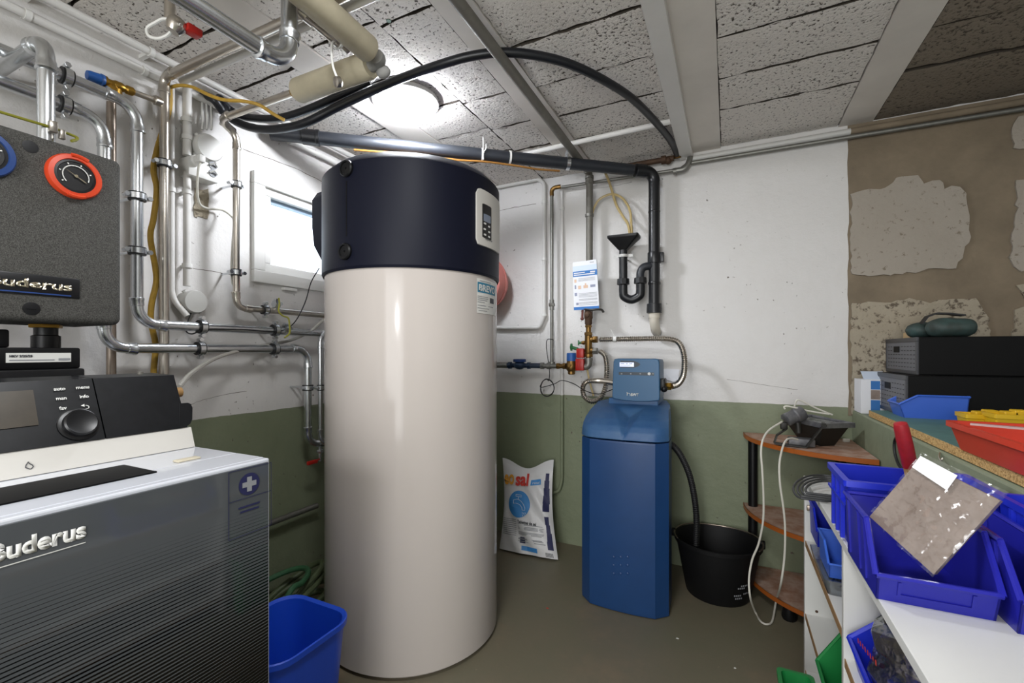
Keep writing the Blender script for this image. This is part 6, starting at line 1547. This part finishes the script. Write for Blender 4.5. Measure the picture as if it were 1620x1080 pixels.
# yellow tray parts behind the red tray
yy0 = -.62
a, b = P(1527, 652, y=yy0), P(1545, 652, y=yy0)
for i, (pxa, pxb, pyt, lb, yv) in enumerate(((1528, 1571, 655, 'yellow sorting tray on the worktop, left one', -.60), (1574, 1660, 655, 'yellow sorting tray on the worktop, right one', -.66))):
    p0, p1 = P(pxa, pyt, y=yv), P(pxb, pyt, y=yv)
    t = box_bin('sorting_tray', lb, None, p0.x, p1.x, yv, yv+.07, LZ, max(LZ+.02, p0.z), M['yellow'], .002, .003, .003, False, .004, 'tray')
    bm = NB()
    for k_ in range(2):
        px = pxa+22+k_*16; q = P(px, 650, y=yv+.05); box(bm, q.x-.014, q.x+.014, yv+.035, yv+.065, LZ+.01, P(px, 650-k_*2, y=yv+.05).z, .003)
    mk('raised_tab', bm, M['yellow'], t, 0)
# red tray
r0 = P(1492, 665, z=LZ+.056)
t = box_bin('red_tray', 'red plastic tray overhanging the worktop edge', None, r0.x, r0.x+.24, r0.y-.46, r0.y, LZ, LZ+.058, M['trayred'], .003, .006, .012, False, .016, 'tray')
bm = NB(); a, b = P(1535, 672, z=LZ+.062), P(1640, 681, z=LZ+.062); d = b-a; n2_ = d.cross(Z_).normalized()
prism(bm, [a+n2_*.004, b+n2_*.008, b-n2_*.008, a-n2_*.004], (0, 0, .004)); one('plastic_ruler', 'dull plastic strip lying across the red tray', 'strip', bm, mat('dull_strip', '#b79c9a', .4), smooth=0)
# black cable hanging on the ledge face, with a hook
xL = 2.036
q = [P(1434, 745, x=xL), P(1423, 737, x=xL), P(1416, 718, x=xL), P(1415, 700, x=xL), P(1419, 691, x=xL), P(1425, 692, x=xL)]
bm = NB(); sweep(bm, smooth_line(q, 6), .004, 8); one('black_lead', 'black lead looped against the ledge face behind the red handle', 'cable', bm, M['rubber'])
bm = NB(); wire(bm, [P(1487, 716, x=2.043), P(1486, 722, x=2.035), P(1489, 728, x=2.032), P(1492, 724, x=2.035)], .002, 6); one('wall_hook', 'small metal hook on the ledge face above the packet', 'hook', bm, M['steel'])

# ================================================================== BY THE TANK'S LEFT FOOT
# blue bucket
bcx, bcy = (.47+.69)/2, -1.445; 
cr = [P(500, 948, z=.3), P(512, 1003, z=.3), P(434, 1047, z=.3)]
x0b, x1b, y0b, y1b = .44, .70, -1.585, -1.33
t = thing('blue_bucket', 'blue rounded rectangular bucket between boiler and tank', 'bucket', ((x0b+x1b)/2, (y0b+y1b)/2, 0))
cxx, cyy_ = (x0b+x1b)/2, (y0b+y1b)/2; w_, d_ = x1b-x0b, y1b-y0b
bm = NB(); loft(bm, [rrect(cxx, cyy_, w_*.78, d_*.78, .05, 0, 6), rrect(cxx, cyy_, w_-.014, d_-.014, .06, .285, 6), rrect(cxx, cyy_, w_, d_, .065, .287, 6), rrect(cxx, cyy_, w_, d_, .065, .3, 6), rrect(cxx, cyy_, w_-.006, d_-.006, .062, .302, 6), rrect(cxx, cyy_, w_-.022, d_-.022, .056, .296, 6), rrect(cxx, cyy_, w_*.76, d_*.76, .048, .006, 6)]); mk('bucket_body', bm, M['bucketblue'], t)
# grey bent cable leaning on the tank
q = [P(505, 1080, z=.012), P(513, 1066, t=1.33), P(521, 1040, t=1.315), P(523, 1010, t=1.30), P(519, 987, t=1.29), P(516, 983, t=1.29), P(514, 988, t=1.295), P(517, 1010, t=1.305), P(516, 1040, t=1.32), P(509, 1064, t=1.335), P(502, 1076, z=.012)]
bm = NB(); sweep(bm, smooth_line(q, 6), .0055, 8); one('grey_lead', 'bent grey lead leaning against the foot of the tank', 'cable', bm, M['grimy'])
# garden hose loops on the floor
def hose_loop(label, loops, m, r):
    bm = NB(); pts = []
    for i, (cx, cy, rx, ry, zc, tl_) in enumerate(loops):
        for k_ in range(14):
            a = 2*PI*k_/14; pts.append(V((cx+rx*math.cos(a), cy+ry*math.sin(a), max(r, zc+tl_*math.sin(a+.6)))))
    sweep(bm, smooth_line(pts, 5), r, 10); one('garden_hose', label, 'hose', bm, m)
hose_loop('olive garden hose coiled on the floor between tank and left wall', [(.14, -1.10, .10, .15, .03, .02), (.145, -1.10, .095, .16, .06, .03), (.135, -1.12, .09, .15, .09, .05), (.13, -1.10, .085, .14, .115, .06)], M['gardenhose2'], .011)
hose_loop('green garden hose loop lying in front of the olive coil', [(.16, -1.20, .09, .13, .014, .004), (.15, -1.19, .10, .14, .16, .03)], M['gardenhose'], .010)
# scraps on the floor
rs = random.Random(2)
for px, py, c_, lb in ((866, 962, 'print_red', 'tiny red scrap on the floor between tank and blue cabinet'), (1072, 1010, 'white', 'tiny white scrap on the floor in front of the blue cabinet'), (1163, 1057, 'white', 'tiny white scrap on the floor nearest the white shelf')):
    p = P(px, py, z=0); bm = NB(); prism(bm, [p+V((.006*math.cos(a)*rs.uniform(.5, 1), .004*math.sin(a)*rs.uniform(.5, 1), .0003)) for a in (0, 1.2, 2.4, 3.7, 5)], (0, 0, .0015)); one('floor_scrap', lb, 'scrap', bm, M[c_], smooth=0)
